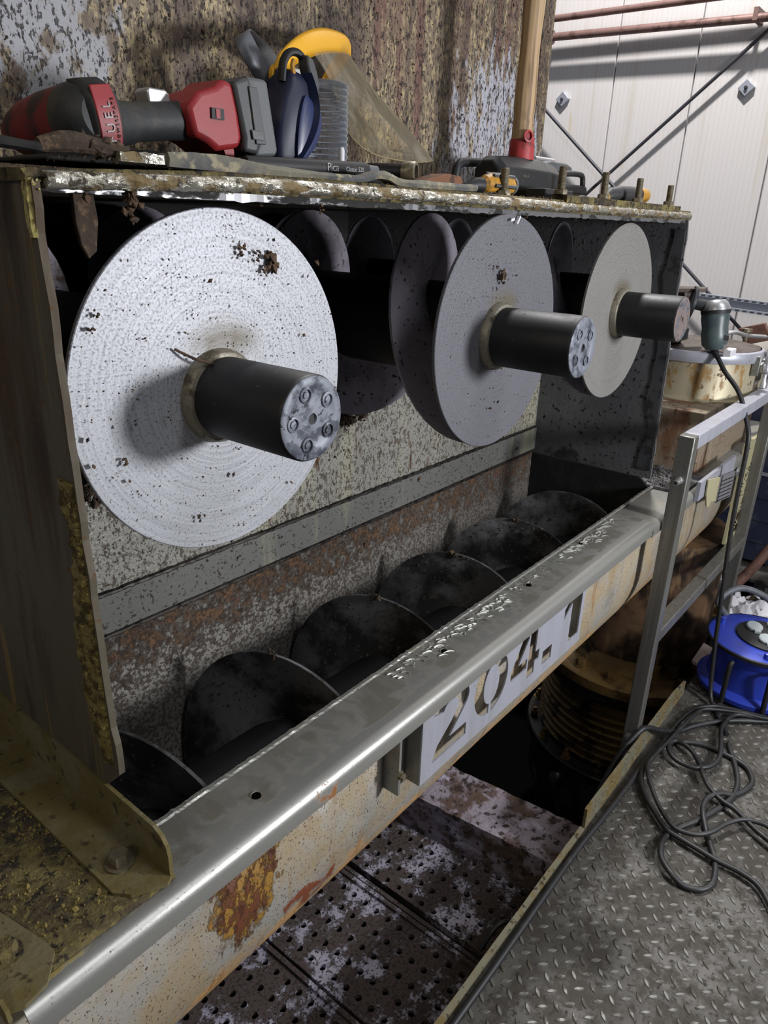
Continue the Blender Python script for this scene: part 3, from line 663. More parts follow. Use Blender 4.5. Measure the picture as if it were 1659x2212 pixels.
b = MB().box((PX0 - .05, .588, PZ0 + .01), (PX0, .593, .74)).box((PX0 - .053, .560, PZ0 + .012), (PX0 - .047, .593, .735)); obj('mounting_bracket', b, m_ss, npl, smooth=False)
b = MB(); hexbolt(b, (PX0 - .050, .560, .650), (0, -1, 0), .006, .008); obj('rivet', b, m_steelb, npl)
# deck on the left and its angle brackets
b = MB(); g2 = []
for i in range(40):
    x = .168 + .185 * i / 39; row = []
    for j in range(70):
        yy = .572 + .75 * j / 69; row.append((x, yy, .7765 + .0022 * mnoise.noise(Vector((x * 30, yy * 30, 1))) + .0016 * mnoise.noise(Vector((x * 90, yy * 90, 3)))))
    g2.append(row)
b.sheet(g2); obj('deck_plate', b, m_deck, mc, solid=.004)
b = MB(); ps = [(random.uniform(.18, .335), random.uniform(.60, 1.25), .779) for _ in range(1500)]; ps += [(random.gauss(.29, .02), random.gauss(.80, .04), .780) for _ in range(160)]
flakes(b, ps, .0022, .5); obj('deck_sawdust', b, M('dry_sawdust', (124, 108, 58), .95, 0, [dict(c=(66, 54, 30), s=60, lo=.45, hi=.6)]), mc, smooth=False, kind='stuff')
def bracket(x0, wd, y0, y1, ztop, mat, by):
    pr = [(y1, .779), (y0, .779), (y0, ztop - .030), (y0 + .003, ztop - .017), (y0 + .012, ztop - .006), (y0 + .026, ztop), (y1, ztop + .008)]
    b = MB().prism(pr, 0, x0 - .0025, x0 + .0025)
    foot = [(x0, y1), (x0 - wd, y1), (x0 - wd, y0 + .03), (x0 - wd + .012, y0 + .012), (x0 - .01, y0 - .006), (x0, y0)]
    b.prism(foot, 2, .7785, .784)
    br = obj('angle_bracket', b, mat, mc, smooth=False)
    b = MB(); hexbolt(b, (x0 - wd * .52, by, .784), (0, 0, 1), .0125, .014); obj('bolt', b, m_deck if mat is m_deck else m_steelb, br)
m_brk = M('bracket_dusty', (120, 112, 84), .6, .3, [dict(c=(96, 84, 44), s=12, d=7, lo=.42, hi=.58, r=.85, me=0), dict(c=(60, 50, 30), s=60, lo=.58, hi=.66, r=.9, me=0)], bump=(120, .5, .002))
bracket(.348, .058, .572, 1.25, .842, m_brk, .632)
b = MB().prism([(.192, .700), (.150, .700), (.150, .56), (.165, .553), (.190, .558), (.212, .585), (.212, .60)], 2, .779, .7835)
b.prism([(.60, .7835), (.60, .795), (.592, .800), (.556, .790), (.552, .779), (.556, .765)], 0, .148, .152)
br = obj('corner_bracket', b, m_brk, mc, smooth=False); b = MB(); hexbolt(b, (.178, .618, .7835), (0, 0, 1), .0125, .014); obj('bolt', b, m_deck, br)
# flange strip with studs on the right of the top
b = MB(); rr = []
for i in range(80):
    x = 1.40 + .655 * i / 79; e = jag(x, 50, .0015, 90); rr.append([(x, .684 + e, 1.541), (x, .684 + e, 1.5535), (x, .715, 1.556 + e), (x, .715, 1.541)])
b.rings(rr); fs = obj('flange_strip', b, m_deck, mc, smooth=False)
def stud(x, yy, zb_, zt_, par):
    b = MB(); pr = []; z = zb_
    k = 0
    while z < zt_ - .001:
        pr.append((.0078 if k % 2 else .0070, z - zb_)); z += .0012; k += 1
    pr += [(.0066, zt_ - zb_)]; b.lathe((x, yy, zb_), (0, 0, 1), pr, 14)
    s_ = obj('stud', b, m_steelb, par)
    b = MB(); b.lathe((x, yy, zb_), (0, 0, 1), [(.0125, 0), (.0125, .007), (.011, .009)], 6); obj('nut', b, m_steelb, s_)
for x, zt_ in ((1.403, 1.604), (1.603, 1.606), (1.797, 1.605), (2.004, 1.601)): stud(x, .70, 1.555, zt_, fs)
stud(1.222, .72, 1.545, 1.590, fs)
# outlet box, deck and manhole collar at the right
b = MB().box((2.352, .60, .70), (2.99, 1.10, .972)); obj('outlet_box', b, m_brownbox, mc, bevel=.004)
b = MB().box((2.149, .568, .766), (2.352, 1.10, .774)); obj('shelf_deck', b, m_dark, mc)
b = MB(); flakes(b, [(random.uniform(2.155, 2.34), random.uniform(.6, .8), .776) for _ in range(500)], .005, .4); obj('shredded_residue', b, M('grey_shreds', (78, 74, 72), .9), mc, smooth=False, kind='stuff')
b = MB().lathe((2.69, .75, .972), (0, 0, 1), [(.208, 0), (.208, .004), (.196, .008), (.193, .02), (.193, .15), (.17, .155), (.17, .0)], 64); mr = obj('manhole_ring', b, m_ring, mc)
b = MB(); hexbolt(b, (2.683, .545, .714), (0, -1, 0), .014, .018); obj('bolt', b, m_alu, mc)
# data plate on a hook in front of the outlet box
b = MB().box((2.20, .536, .74), (2.58, .547, .80)); dp = obj('plate_holder', b, m_ssc, mc, smooth=False)
b = MB().prism([(2.25, .797), (2.39, .773), (2.392, .69), (2.33, .705), (2.325, .69), (2.29, .70), (2.26, .745)], 1, .529, .533); obj('torn_label', b, m_cream, dp, smooth=False)
b = MB().prism([(2.39, .775), (2.575, .748), (2.578, .655), (2.395, .682)], 1, .528, .532); obj('rating_plate', b, M('plate_grey', (128, 128, 132), .45, .3), dp, smooth=False)
b = MB()
for k in range(6): b.obox((2.485, .5275, .742 - .0135 * k), (.075, 0, -.011), (0, .0004, 0), (0, 0, .0016))
obj('printed_line', b, m_ink, dp, smooth=False, kind='stuff')
# outlet pipe below
b = MB().lathe((2.84, .83, .40), (0, 0, -1), [(.275, 0), (.275, .535)], 48); obj('outlet_pipe', b, M('outlet_pipe_brown', (104, 80, 58), .5, .15, [dict(c=(40, 30, 22), s=5, d=7, lo=.42, hi=.58), dict(c=(140, 112, 80), s=16, st=(1, 1, .3), lo=.58, hi=.68, amt=.6)], bump=(60, .3, .002)), mc)

# ------------------------------------------------------------------ screws
def helix(o, d, u, v, r0, r1, pitch, ph, t0, t1, th=.005, step=.16):
    o, d, u, v = map(Vector, (o, d, u, v)); mb = MB(); rr = []; n = max(4, int((t1 - t0) / step))
    for i in range(n + 1):
        a = t0 + (t1 - t0) * i / n; e = u * math.cos(a + ph) + v * math.sin(a + ph); c = o + d * (pitch * a / (2 * PI))
        rr.append([c + e * r0 - d * th / 2, c + e * ((r0 + r1) / 2) - d * th / 2, c + e * r1 - d * th / 2, c + e * r1 + d * th / 2, c + e * ((r0 + r1) / 2) + d * th / 2, c + e * r0 + d * th / 2])
    return mb.rings(rr)
def discharge_screw(cx, cz, yd, ycap, sx, mat, label, start, nb, rr_=.205, t0=0, sz=0, sr=.052):
    t = thing('discharge_screw', label, 'screw', (cx, yd, cz), 'three discharge screws in the opened housing')
    obj('end_disc', MB().lathe((cx, yd + .006, cz), (0, -1, 0), [(.05, 0), (rr_, 0), (rr_, .005), (rr_ - .001, .006), (.05, .006)], 96, True), mat, t)
    obj('shaft_tube', MB().cyl((cx, yd + .006, cz), (cx, 1.89, cz), .086, n=40), m_tube, t)
    # one continuous flight: starts at the disc and runs back into the machine
    obj('flight', helix((cx, yd + .012, cz), (0, 1, 0), (math.cos(start), 0, math.sin(start)), (math.sin(start), 0, -math.cos(start)), .085, rr_ - .001, .31, 0, t0, 2 * PI * 3.7), m_flight, t, ang=30)
    c2 = (cx + sx, 0, cz + sz); cz = cz + sz
    obj('weld_collar', MB().lathe((c2[0], yd, cz), (0, -1, 0), [(sr + .0085, 0), (sr + .008, .006), (sr + .0045, .013), (sr - .0005, .015)], 40), M('collar_%d' % int(cx * 100), (132, 126, 112), .45, .4, [dict(c=(74, 66, 52), s=30, lo=.5, hi=.62, r=.9, me=0)], bump=(120, .6, .002)), t)
    st = obj('stub_shaft', MB().lathe((c2[0], yd, cz), (0, -1, 0), [(sr, .0), (sr, yd - ycap - .003), (sr - .0015, yd - ycap)], 48), m_shaft, t)
    b = MB().lathe((c2[0], ycap, cz), (0, -1, 0), [(sr - .002, 0), (sr - .002, .0012), (sr - .0035, .0022), (.036, .0022), (.034, .0012), (.020, .0016), (.012, .0024), (.0065, .0024), (.0055, -.001), (.0001, -.001)], 48, False); obj('end_face', b, m_cap, st)
    if not nb: bpy.data.objects[st.children[0].name].data.materials[0] = M('rusty_end', (112, 98, 92), .7, .1, [dict(c=(84, 88, 98), s=40, d=6, lo=.48, hi=.6), dict(c=(50, 42, 40), s=60, d=5, lo=.56, hi=.66, h=.5)], bump=(120, .6, .002))
    for k in range(nb):
        a = R(38 + 360 / nb * k); c = (c2[0] + .030 * math.cos(a), ycap - .001, cz + .030 * math.sin(a)); b = MB()
        b.lathe(c, (0, -1, 0), [(.0095, 0), (.0090, .0024), (.0066, .0030), (.0062, .0006), (.0040, .0006), (.0040, .0022), (.0001, .0024)], 16, False)
        obj('bolt_recess', b, m_cap, st)
    return t
ds1 = discharge_screw(.577, 1.300, .712, .555, -.010, m_disc1, 'nearest discharge screw with bright freshly ground end disc and black shaft stub', R(112), 5, .207, 11.4, -.008, .0495)
ds2 = discharge_screw(1.185, 1.310, .680, .516, -.011, m_disc2, 'middle discharge screw with grey end disc, black stub showing four bolt heads', R(270), 4)
discharge_screw(1.780, 1.305, .700, .550, .006, m_disc3, 'farthest discharge screw with pale end disc, next to the right side plate', R(275), 0)
# thicker residue stuck on the discs
b = MB()
for x, z, r, n in ((.655, 1.447, .010, 16), (.630, 1.455, .006, 10), (.605, 1.459, .007, 12), (.642, 1.436, .006, 10), (.405, 1.385, .006, 8), (.41, 1.40, .004, 6), (.52, 1.145, .005, 8), (.425, 1.24, .006, 6), (.74, 1.40, .003, 5), (.735, 1.445, .003, 6), (.59, 1.115, .003, 5)):
    clump(b, (x, .7055, z), r, n, (1, .25, 1.2))
ps = []
for _ in range(520):
    a = random.uniform(0, 2 * PI); r = .2 * math.sqrt(random.random()); z = r * math.sin(a)
    if z < -.02 and random.random() < .6: continue
    ps.append((.577 + r * math.cos(a), .7055, 1.30 + z))
flakes(b, ps, .0017, .4)
obj('disc_residue', b, m_pulp, ds1, smooth=False, kind='stuff'); b = MB()
clump(b, (1.165, .6735, 1.416), .010, 16, (1, .25, 1.2)); clump(b, (1.145, .6735, 1.43), .005, 6, (1, .25, 1)); clump(b, (1.147, .6735, 1.395), .004, 6, (.4, .25, 2))
flakes(b, [(1.185 + r * math.cos(a), .6735, 1.31 + r * math.sin(a)) for a, r in [(random.uniform(0, 6.28), .2 * math.sqrt(random.random())) for _ in range(160)]], .0016, .4)
obj('disc_residue', b, m_pulp, ds2, smooth=False, kind='stuff')
b = MB().obox((1.182, .6735, 1.506), (.006, 0, .0012), (0, .0006, 0), (0, 0, .0022)).obox((1.203, .6735, 1.506), (.005, 0, .006), (0, .0006, 0), (-.0015, 0, .0014)); obj('white_scrap', b, m_white, ds2, smooth=False, kind='stuff')
b = MB().tube(spline([(.503, .708, 1.356), (.523, .698, 1.344), (.545, .692, 1.336)], 4), [.0016] * 9, 6); tag(obj('straw_stalk', b, m_pulp), 'short brown stalk caught above the stub of the nearest screw', 'stalk')

tq = thing('trough_screw', 'long dark screw lying in the trough below the three discs', 'screw', (1.2, .864, .555))
obj('shaft_tube', MB().cyl((.0, .864, .555), (2.13, .864, .555), .045, n=32), m_tube, tq)
obj('flight', helix((.785, .864, .555), (1, 0, 0), (0, 0, 1), (0, -1, 0), .043, .19, .300, 0, -2 * PI * 1.9, 2 * PI * 4.4, .006, .14), m_flightd, tq, ang=30)
b = MB()
for a in (0, 2 * PI, 4 * PI, 6 * PI):
    clump(b, (.785 + .30 * a / 2 / PI - .004, .87, .745), .010, 14, (.5, 1.5, .8))
for _ in range(420):
    k = random.randint(0, 4); a = random.uniform(-1.2, 1.2); r = random.uniform(.10, .188); x = .785 + .30 * (k - a / 2 / PI)
    flakes(b, [(x - .004, .864 + r * math.sin(a), .555 + r * math.cos(a))], .003, .4)
obj('caked_residue', b, m_grime, tq, smooth=False, kind='stuff')

# ------------------------------------------------------------------ silo wall behind the shelf
t = thing('silo_wall', 'tall rust streaked and flaking painted steel silo wall rising behind the tool shelf', 'silo', (1.0, 1.06, 1.545))
obj('wall_sheet', MB().box((-1.6, 1.05, 1.545), (1.915, 1.062, 3.6)), m_silo, t)
obj('edge_fold', MB().box((1.900, 1.044, 1.545), (1.955, 1.09, 3.6)), m_silo, t, bevel=.003)
b = MB(); ps = []
for _ in range(2600):
    x = random.uniform(.2, 1.9); z = random.uniform(1.56, 2.05)
    d1 = math.hypot(x - .36, z - 1.80); d2 = math.hypot(x - 1.78, (z - 1.62) * .9)
    if d1 < .28 or d2 < .22:
        if random.random() < .85: continue
    if mnoise.noise(Vector((x * 6, z * 3, 9))) < -.05: continue
    ps.append((x, 1.0495, z))
flakes(b, ps, .0020, .5); obj('rust_flake', b, m_grime, t, smooth=False, kind='stuff')

# ------------------------------------------------------------------ things on top of the housing
# impact wrench lying on its side
t = thing('impact_wrench', 'red and black cordless impact wrench lying at the left end of the shelf', 'power tool', (.58, .80, 1.545))
hd = Vector((-.06, 1, -.07)).normalized(); hc = Vector((.470, .768, 1.589))
obj('motor_housing', MB().lathe(hc, hd, [(.028, .0), (.033, .010), (.0345, .035), (.0335, .075), (.030, .110), (.024, .135), (.016, .155), (.011, .157)], 36), M('shaded_red_grimy', (104, 28, 32), .6, 0, [dict(c=(40, 24, 24), s=20, d=6, lo=.44, hi=.62)]), t)  # darker copy of the tool's red: shade and grime both in the colour
b = MB().lathe(hc, hd, [(.010, -.014), (.022, -.012), (.030, -.003), (.0345, .012), (.0355, .028), (.0345, .030)], 36); obj('rear_cap', b, m_blackp, t)
b = MB(); rr = []
ru = Vector((.17, 0, -1)).normalized(); rw = Vector((1, -.05, .17)).normalized()
for i in range(15):
    a = -1 + 2 * i / 14; c = Vector((.474, .752, 1.589)) - ru * (.036 * a) + Vector((0, .020 * a * a * a * a + .005 * a * a, 0))
    wd = .0180 - .004 * abs(a) ** 3
    rr.append([c - rw * wd, c - rw * (wd * .75) + Vector((0, -.006, 0)), c + rw * (wd * .75) + Vector((0, -.006, 0)), c + rw * wd, c + rw * wd + Vector((0, .014, 0)), c - rw * wd + Vector((0, .014, 0))])
b.rings(rr); obj('rubber_frame', b, m_blackp, t, bevel=.002)
b = MB(); rr = []
for i in range(13):
    a = -1 + 2 * i / 12; c = Vector((.473, .7455, 1.589)) - ru * (.0285 * a) + Vector((0, .005 * a * a, 0)); wd = .0125 - .0015 * a * a
    rr.append([c - rw * wd + Vector((0, .003, 0)), c - rw * wd, c + rw * wd, c + rw * wd + Vector((0, .003, 0))])
b.rings(rr); rl = obj('red_badge', b, m_red, t, bevel=.001)
def on_badge(body, size, off, mat, nm):
    b = MB().text(body, size, Vector((.473, .7447, 1.589)) + rw * off + ru * .0245, -ru, -rw, .0005)
    b.v = [(x, y + .005 * ((z - 1.589) / .0285) ** 2, z) for x, y, z in b.v]
    obj(nm, b, mat, rl, smooth=False, kind='stuff')
on_badge('F U E L', .0125, .0030, m_inkgrey, 'badge_lettering')
on_badge('P O W E R S T A T E', .0046, .0088, m_inkred, 'small_lettering')
b = MB().tube([(0.4820, .792, 1.5858), (0.5200, .795, 1.5892), (0.5387, .797, 1.5926), (0.5772, .799, 1.5975), (0.6080, .80, 1.6014)], [.029, .0222, .0200, .0200, .0212], 28); obj('grip', b, m_blackp, t)
obj('grip_collar', MB().tube([(0.6061, .80, 1.6014), (0.6157, .80, 1.6024), (0.6272, .80, 1.6034)], [.0222, .0228, .026], 28), m_red, t)
b = MB().prism([(0.5637, 1.6128), (0.5618, 1.6283), (0.5657, 1.6312), (0.5868, 1.6312), (0.5916, 1.6273), (0.5945, 1.6147)], 1, .805, .83); obj('trigger', b, m_alu, t, bevel=.002)
b = MB().prism([(0.5887, 1.6128), (0.6061, 1.6302), (0.6301, 1.6380), (0.6426, 1.6468), (0.6561, 1.6458), (0.6638, 1.6166), (0.6681, 1.5875), (0.6638, 1.5758), (0.6301, 1.5700), (0.6157, 1.5778), (0.5964, 1.5836)], 1, .768, .838); rb = obj('handle_base', b, m_red, t, bevel=.006)
b = MB().box((0.6205, .7655, 1.6034), (0.6388, .7705, 1.6151)); sl = obj('latch_recess', b, m_bblk, rb)
obj('latch_rib', MB().box((0.6263, .7645, 1.6043), (0.6320, .770, 1.6141)), m_red, rb)
b = MB().prism([(0.6542, 1.6458), (0.6734, 1.6526), (0.6792, 1.6516), (0.6946, 1.5846), (0.6888, 1.5710), (0.6676, 1.5729), (0.6691, 1.5875)], 1, .764, .842); bt = obj('battery', b, m_darkp, t, bevel=.004)
b = MB().prism([(0.6772, 1.6555), (0.7090, 1.6555), (0.7119, 1.6526), (0.7273, 1.5778), (0.7234, 1.5710), (0.6888, 1.5680), (0.6946, 1.5846)], 1, .768, .838); obj('battery_end', b, m_greyp, bt, bevel=.004)
b = MB().prism([(0.6753, 1.6439), (0.6888, 1.6439), (0.7013, 1.5826), (0.6849, 1.5816)], 1, .7615, .766); obj('battery_clip', b, m_darkp, bt, bevel=.001)
b = MB().prism([(0.6772, 1.5972), (0.6946, 1.5972), (0.6974, 1.5865), (0.6792, 1.5865)], 1, .7605, .763); obj('clip_pad', b, m_greyp, bt, bevel=.001)
b = MB().prism([(0.6465, 1.5768), (0.6638, 1.5768), (0.6638, 1.5661), (0.6522, 1.5632)], 1, .78, .83); obj('belt_clip', b, m_red, t)
# rags and small iron under and around the wrench
b = MB(); g2 = []
for i in range(26):
    x = .40 + .40 * i / 25; row = []
    for j in range(12):
        yy = .745 + .12 * j / 11; e = min(i, 25 - i, j * 1.6, (11 - j) * 1.6) / 5
        row.append((x, yy, 1.5455 + min(1, e) * (.010 + .010 * (mnoise.noise(Vector((x * 14, yy * 18, 3))) + .5))))
    g2.append(row)
b.sheet(g2); tag(obj('oily_rag', b, m_black, None, solid=.003), 'flat black oily rag under the impact wrench', 'rag')
b = MB().tube(spline([(.37, .70, 1.553), (.40, .70, 1.558), (.43, .702, 1.556), (.46, .70, 1.553)], 4), [.006, .007, .008, .009, .009, .009, .0085, .008, .008, .0075, .007, .006, .005], 8)
clump(b, (.43, .705, 1.556), .013, 26, (1.2, .8, .8)); tag(obj('residue_lump', b, m_grime, None, smooth=False), 'lump of caked dirt below the red badge of the wrench', 'dirt lump')
b = MB(); rr = []
for i in range(30):
    x = .445 + .075 * i / 29; e = jag(x, 90, .0015, 95); rr.append([(x, .690 + e, 1.5445), (x, .690 + e, 1.5535 + e), (x, .704, 1.554), (x, .704, 1.5445)])
b.rings(rr); tag(obj('metal_strip', b, m_melt, None, smooth=False), 'short bright scraped metal strip on the shelf edge left of the long grey rubber strip', 'metal strip')
b = MB(); rr = []
pts = spline([(.22, .70, 1.549), (.28, .71, 1.552), (.33, .705, 1.553), (.37, .70, 1.550)], 8)
b.tube(pts, [.009 + jag(i, .4, .003, 97) for i in range(len(pts))], 9, flat=.55); tag(obj('cloth_roll', b, m_black, None), 'dark rolled cloth lying on the far left corner of the shelf', 'cloth')
# long rubber strip along the shelf edge
b = MB(); rr = []
ks = [(.498, .692, 1.5475, .014), (.56, .694, 1.549, .016), (.65, .694, 1.5485, .011), (.73, .694, 1.5485, .008), (.80, .694, 1.5485, .008), (.835, .692, 1.5555, .010), (.86, .692, 1.5545, .010), (.885, .693, 1.549, .010), (.96, .694, 1.5495, .011), (1.04, .694, 1.550, .010), (1.085, .696, 1.551, .010), (1.10, .705, 1.552, .009)]
cp = spline([k[:3] for k in ks], 7); hs = spline([(k[3], 0, 0) for k in ks], 7)
for i, c in enumerate(cp):
    h = hs[i].x * .5; e = jag(i, .23, .0012, 98); wv = .014
    zc = max(c.z, 1.5445 + h * .8)
    rr.append([(c.x, c.y - wv * .4, zc - h), (c.x, c.y - wv * .55 + e, zc), (c.x, c.y - wv * .35, zc + h + e), (c.x, c.y + wv * .2, zc + h * .6), (c.x, c.y + wv, zc + h * .9 + e), (c.x, c.y + wv, zc - h)])
b.rings(rr); tag(obj('rubber_strip', b, m_rag, None, ang=50), 'long frayed dusty grey rubber strip lying along the front edge of the shelf', 'rubber strip')
# face shield
t = thing('face_shield', 'yellow browed face shield with clear dusty visor leaning on the silo wall', 'face shield', (1.0, .94, 1.545))
NP = spline([(.822, .872, 1.683), (.834, .866, 1.703), (.88, .872, 1.729), (.953, .90, 1.751), (1.038, .94, 1.766), (1.090, .972, 1.770), (1.112, 1.0, 1.764), (1.112, 1.02, 1.750), (1.104, 1.028, 1.738), (1.090, 1.032, 1.722)], 6)
WD = spline([(.010, 0, 0), (.0125, 0, 0), (.0155, 0, 0), (.0165, 0, 0), (.0145, 0, 0), (.0135, 0, 0), (.014, 0, 0), (.014, 0, 0), (.012, 0, 0), (.008, 0, 0)], 6)
b = MB(); g2 = []
for i, c in enumerate(NP):
    wv = WD[i].x; bul = .004
    dirx = Vector((-.35, -.05, .93)).normalized()
    g2.append([c + dirx * wv * k + Vector((0, -bul * (1 - k * k) if i < 40 else 0, bul * (1 - k * k))) for k in (-1, -.5, 0, .5, 1)])
b.sheet(g2); obj('brow_guard', b, m_yel, t, solid=.003)
obj('pivot_boss', MB().lathe((.830, .874, 1.685), (0, -1, 0), [(.0155, -.002), (.0155, .004), (.0125, .005)], 28), m_yel, t)
kn = obj('pivot_knob', MB().lathe((.830, .8695, 1.685), (0, -1, 0), [(.0118, 0), (.0118, .004), (.0100, .0055)], 24), m_bblk, t)
b = MB().obox((.830, .8635, 1.685), (.0095, 0, .002), (0, .0012, 0), (-.0003, 0, .0011)).obox((.830, .8635, 1.685), (-.002, 0, .0095), (0, .0012, 0), (.0011, 0, .0003)); obj('knob_grip', b, m_darkp, kn)
BT = spline([(.950, .862, 1.647), (.983, .862, 1.618), (1.043, .868, 1.601), (1.122, .88, 1.598), (1.211, .90, 1.601), (1.297, .93, 1.611), (1.326, .975, 1.621), (1.278, 1.015, 1.629), (1.209, 1.032, 1.634)], 6)
TP = [NP[min(len(NP) - 1, int(round(14 + (len(NP) - 18) * i / (len(BT) - 1))))] + Vector((.003, -.001, -.010)) for i in range(len(BT))]
b = MB(); b.sheet([[TP[i].lerp(BT[i], k / 8) + Vector((.004 * math.sin(PI * k / 8), -.004 * math.sin(PI * k / 8), .004 * math.sin(PI * k / 8))) for k in range(9)] for i in range(len(BT))])
vz = obj('visor', b, m_visor, t)
obj('visor_rim', MB().tube(BT, .0013, 6), m_visor, vz)
HB = spline([(.823, .884, 1.676), (.808, .884, 1.688), (.792, .886, 1.706), (.790, .90, 1.727), (.816, .93, 1.739), (.861, .97, 1.748), (.911, 1.0, 1.746), (.955, 1.02, 1.733), (.975, 1.03, 1.723)], 6)
b = MB(); g2 = []
for i, c in enumerate(HB):
    d = Vector((.86, -.05, .5)).normalized(); g2.append([c - d * .0155, c + d * .0155])
b.sheet(g2); obj('headband', b, m_band_g, t, solid=.0025)
b = MB().prism([(.890, 1.706), (.925, 1.706), (.938, 1.682), (.925, 1.668), (.890, 1.67)], 1, .90, .904); obj('sweat_pad', b, M('pad_white', (196, 192, 184), .8), t, bevel=.003)
# goggles standing on their side
t = thing('safety_goggles', 'dark navy safety goggles standing on edge between battery and clear tube', 'goggles', (.83, .83, 1.545))
sh = [(.826, 1.688), (.812, 1.668), (.798, 1.635), (.790, 1.600), (.790, 1.570), (.797, 1.552), (.815, 1.548), (.838, 1.566), (.860, 1.590), (.876, 1.618), (.880, 1.645), (.872, 1.668), (.858, 1.682)]
shs = spline([(x, 0, z) for x, z in sh], 4, True)
b = MB(); rr = []
cen = Vector((.834, 0, 1.618))
for yy, sc in ((.868, .90), (.852, 1.0), (.836, 1.0), (.824, .93), (.818, .80)):
    rr.append([(cen.x + (p.x - cen.x) * sc, yy, cen.z + (p.z - cen.z) * sc) for p in shs])
b.rings(rr); obj('goggle_body', b, m_blued, t, ang=60)
b = MB(); rr = []
for k in range(22):
    f = k / 21; z = 1.552 + .132 * f; xm = .802 + .062 * f * f * .3 + .055 * math.sin(f * 2.6) * .9; wv = .0075 * math.sin(PI * min(.97, max(.03, f))) + .003
    rr.append([(xm - wv, .826, z), (xm - wv * .3, .808 - .006 * math.sin(PI * f), z), (xm + wv, .822, z)])
b.rings(rr); obj('goggle_ridge', b, m_blue, t, ang=60)
li = [(.838, 1.655), (.852, 1.650), (.868, 1.640), (.870, 1.618), (.856, 1.592), (.832, 1.572), (.822, 1.580), (.826, 1.62)]
b = MB(); ls = spline([(x, 0, z) for x, z in li], 3, True); b.rings([[(p.x, .8185, p.z) for p in ls], [(p.x, .8135, p.z) for p in ls], [(.845 + (p.x - .845) * .8, .8115, 1.615 + (p.z - 1.615) * .8) for p in ls]]); obj('goggle_lens', b, m_blue, t)
b = MB().tube(spline([(.814, .835, 1.672), (.815, .832, 1.694), (.824, .830, 1.706), (.838, .828, 1.708), (.848, .826, 1.700), (.856, .826, 1.684)], 5), .0065, 10, flat=.8); obj('strap_loop', b, m_bblk, t)
b = MB().prism([(.842, 1.706), (.854, 1.701), (.862, 1.686), (.866, 1.672), (.864, 1.655), (.860, 1.650), (.854, 1.668), (.848, 1.680), (.842, 1.694)], 1, .812, .832); obj('strap_clip', b, m_darkp, t, bevel=.003)
obj('amber_tab', MB().tube([(.829, .826, 1.675), (.825, .825, 1.692), (.828, .825, 1.698)], .0032, 8), m_orange, t)
t.location.x -= .014
# clear ribbed tube
b = MB(); pr = []
for k in range(15):
    z = .003 + k * .0087; pr += [(.0365, z), (.0385, z + .002), (.0385, z + .0055), (.0365, z + .0075)]
pr = [(.034, .0)] + pr + [(.034, .1335)]
b.lathe((.917, .868, 1.5545), (0, 0, 1), pr, 40); tag(obj('clear_ribbed_jar', b, m_clear), 'clear ribbed plastic jar with bright highlights behind the navy goggles', 'jar')
tag(obj('jar_stand', MB().box((.885, .835, 1.545), (1.0, .90, 1.554)), m_bblk, None, bevel=.001), 'flat black tray under the clear ribbed jar', 'tray')
b = MB().lathe((.898, .812, 1.5455), (0, 0, 1), [(.004, 0), (.0045, .02), (.0045, .048), (.003, .052)], 14); tag(obj('white_marker', b, m_white), 'small white upright stick in front of the jar', 'stick')
b = MB().box((.90, .790, 1.5605), (.948, .806, 1.5695)); wb = tag(obj('white_carton', b, m_white, None, bevel=.0008), 'small white carton with faint purple print by the jar foot', 'carton')
b = MB()
for k in range(5): b.box((.905 + .0065 * k, .7893, 1.5640), (.909 + .0065 * k, .7902, 1.5668))
obj('faint_print', b, M('purple_print', (150, 130, 170), .6), wb, smooth=False, kind='stuff')
tag(obj('black_plate', MB().box((.86, .785, 1.545), (.99, .815, 1.560)), m_bblk, None, bevel=.002), 'low black block under the small white carton', 'block')
# pencil case
t = thing('pencil_holder', 'black pen holder lettered in grey lying behind the rubber strip', 'pen holder', (.80, .755, 1.552))
a0, a1 = Vector((.66, .757, 1.558)), Vector((.885, .752, 1.5655))
dv = (a1 - a0).normalized()
ho = obj('holder_body', MB().tube([a0, a0 + dv * .004, a1 - dv * .004, a1], [.0085, .0098, .0098, .0082], 22), m_bblk, t)
obj('split_ring', MB().tube([a0 + dv * .128, a0 + dv * .1292], [.0100, .0100], 22), m_darkp, ho)
obj('holder_tip', MB().tube([a1, a1 + dv * .006, a1 + dv * .022], [.0078, .0066, .0058], 18), m_greyp, t)
ty = Vector((-dv.z, 0, dv.x))
b = MB().text('Pica', .0145, a0 + dv * .134 + Vector((0, -.0102, 0)) - ty * .004, dv, ty, .0003); obj('large_lettering', b, m_inkgrey, ho, smooth=False, kind='stuff')
b = MB().text('Classic 520', .0082, a0 + dv * .171 + Vector((0, -.0102, 0)) - ty * .0035, dv, ty, .0003); obj('line_lettering', b, m_inkgrey, ho, smooth=False, kind='stuff')
b = MB().text('for all surfaces', .0032, a0 + dv * .136 + Vector((0, -.0102, 0)) - ty * .0075, dv, ty, .0002) if 0 else None
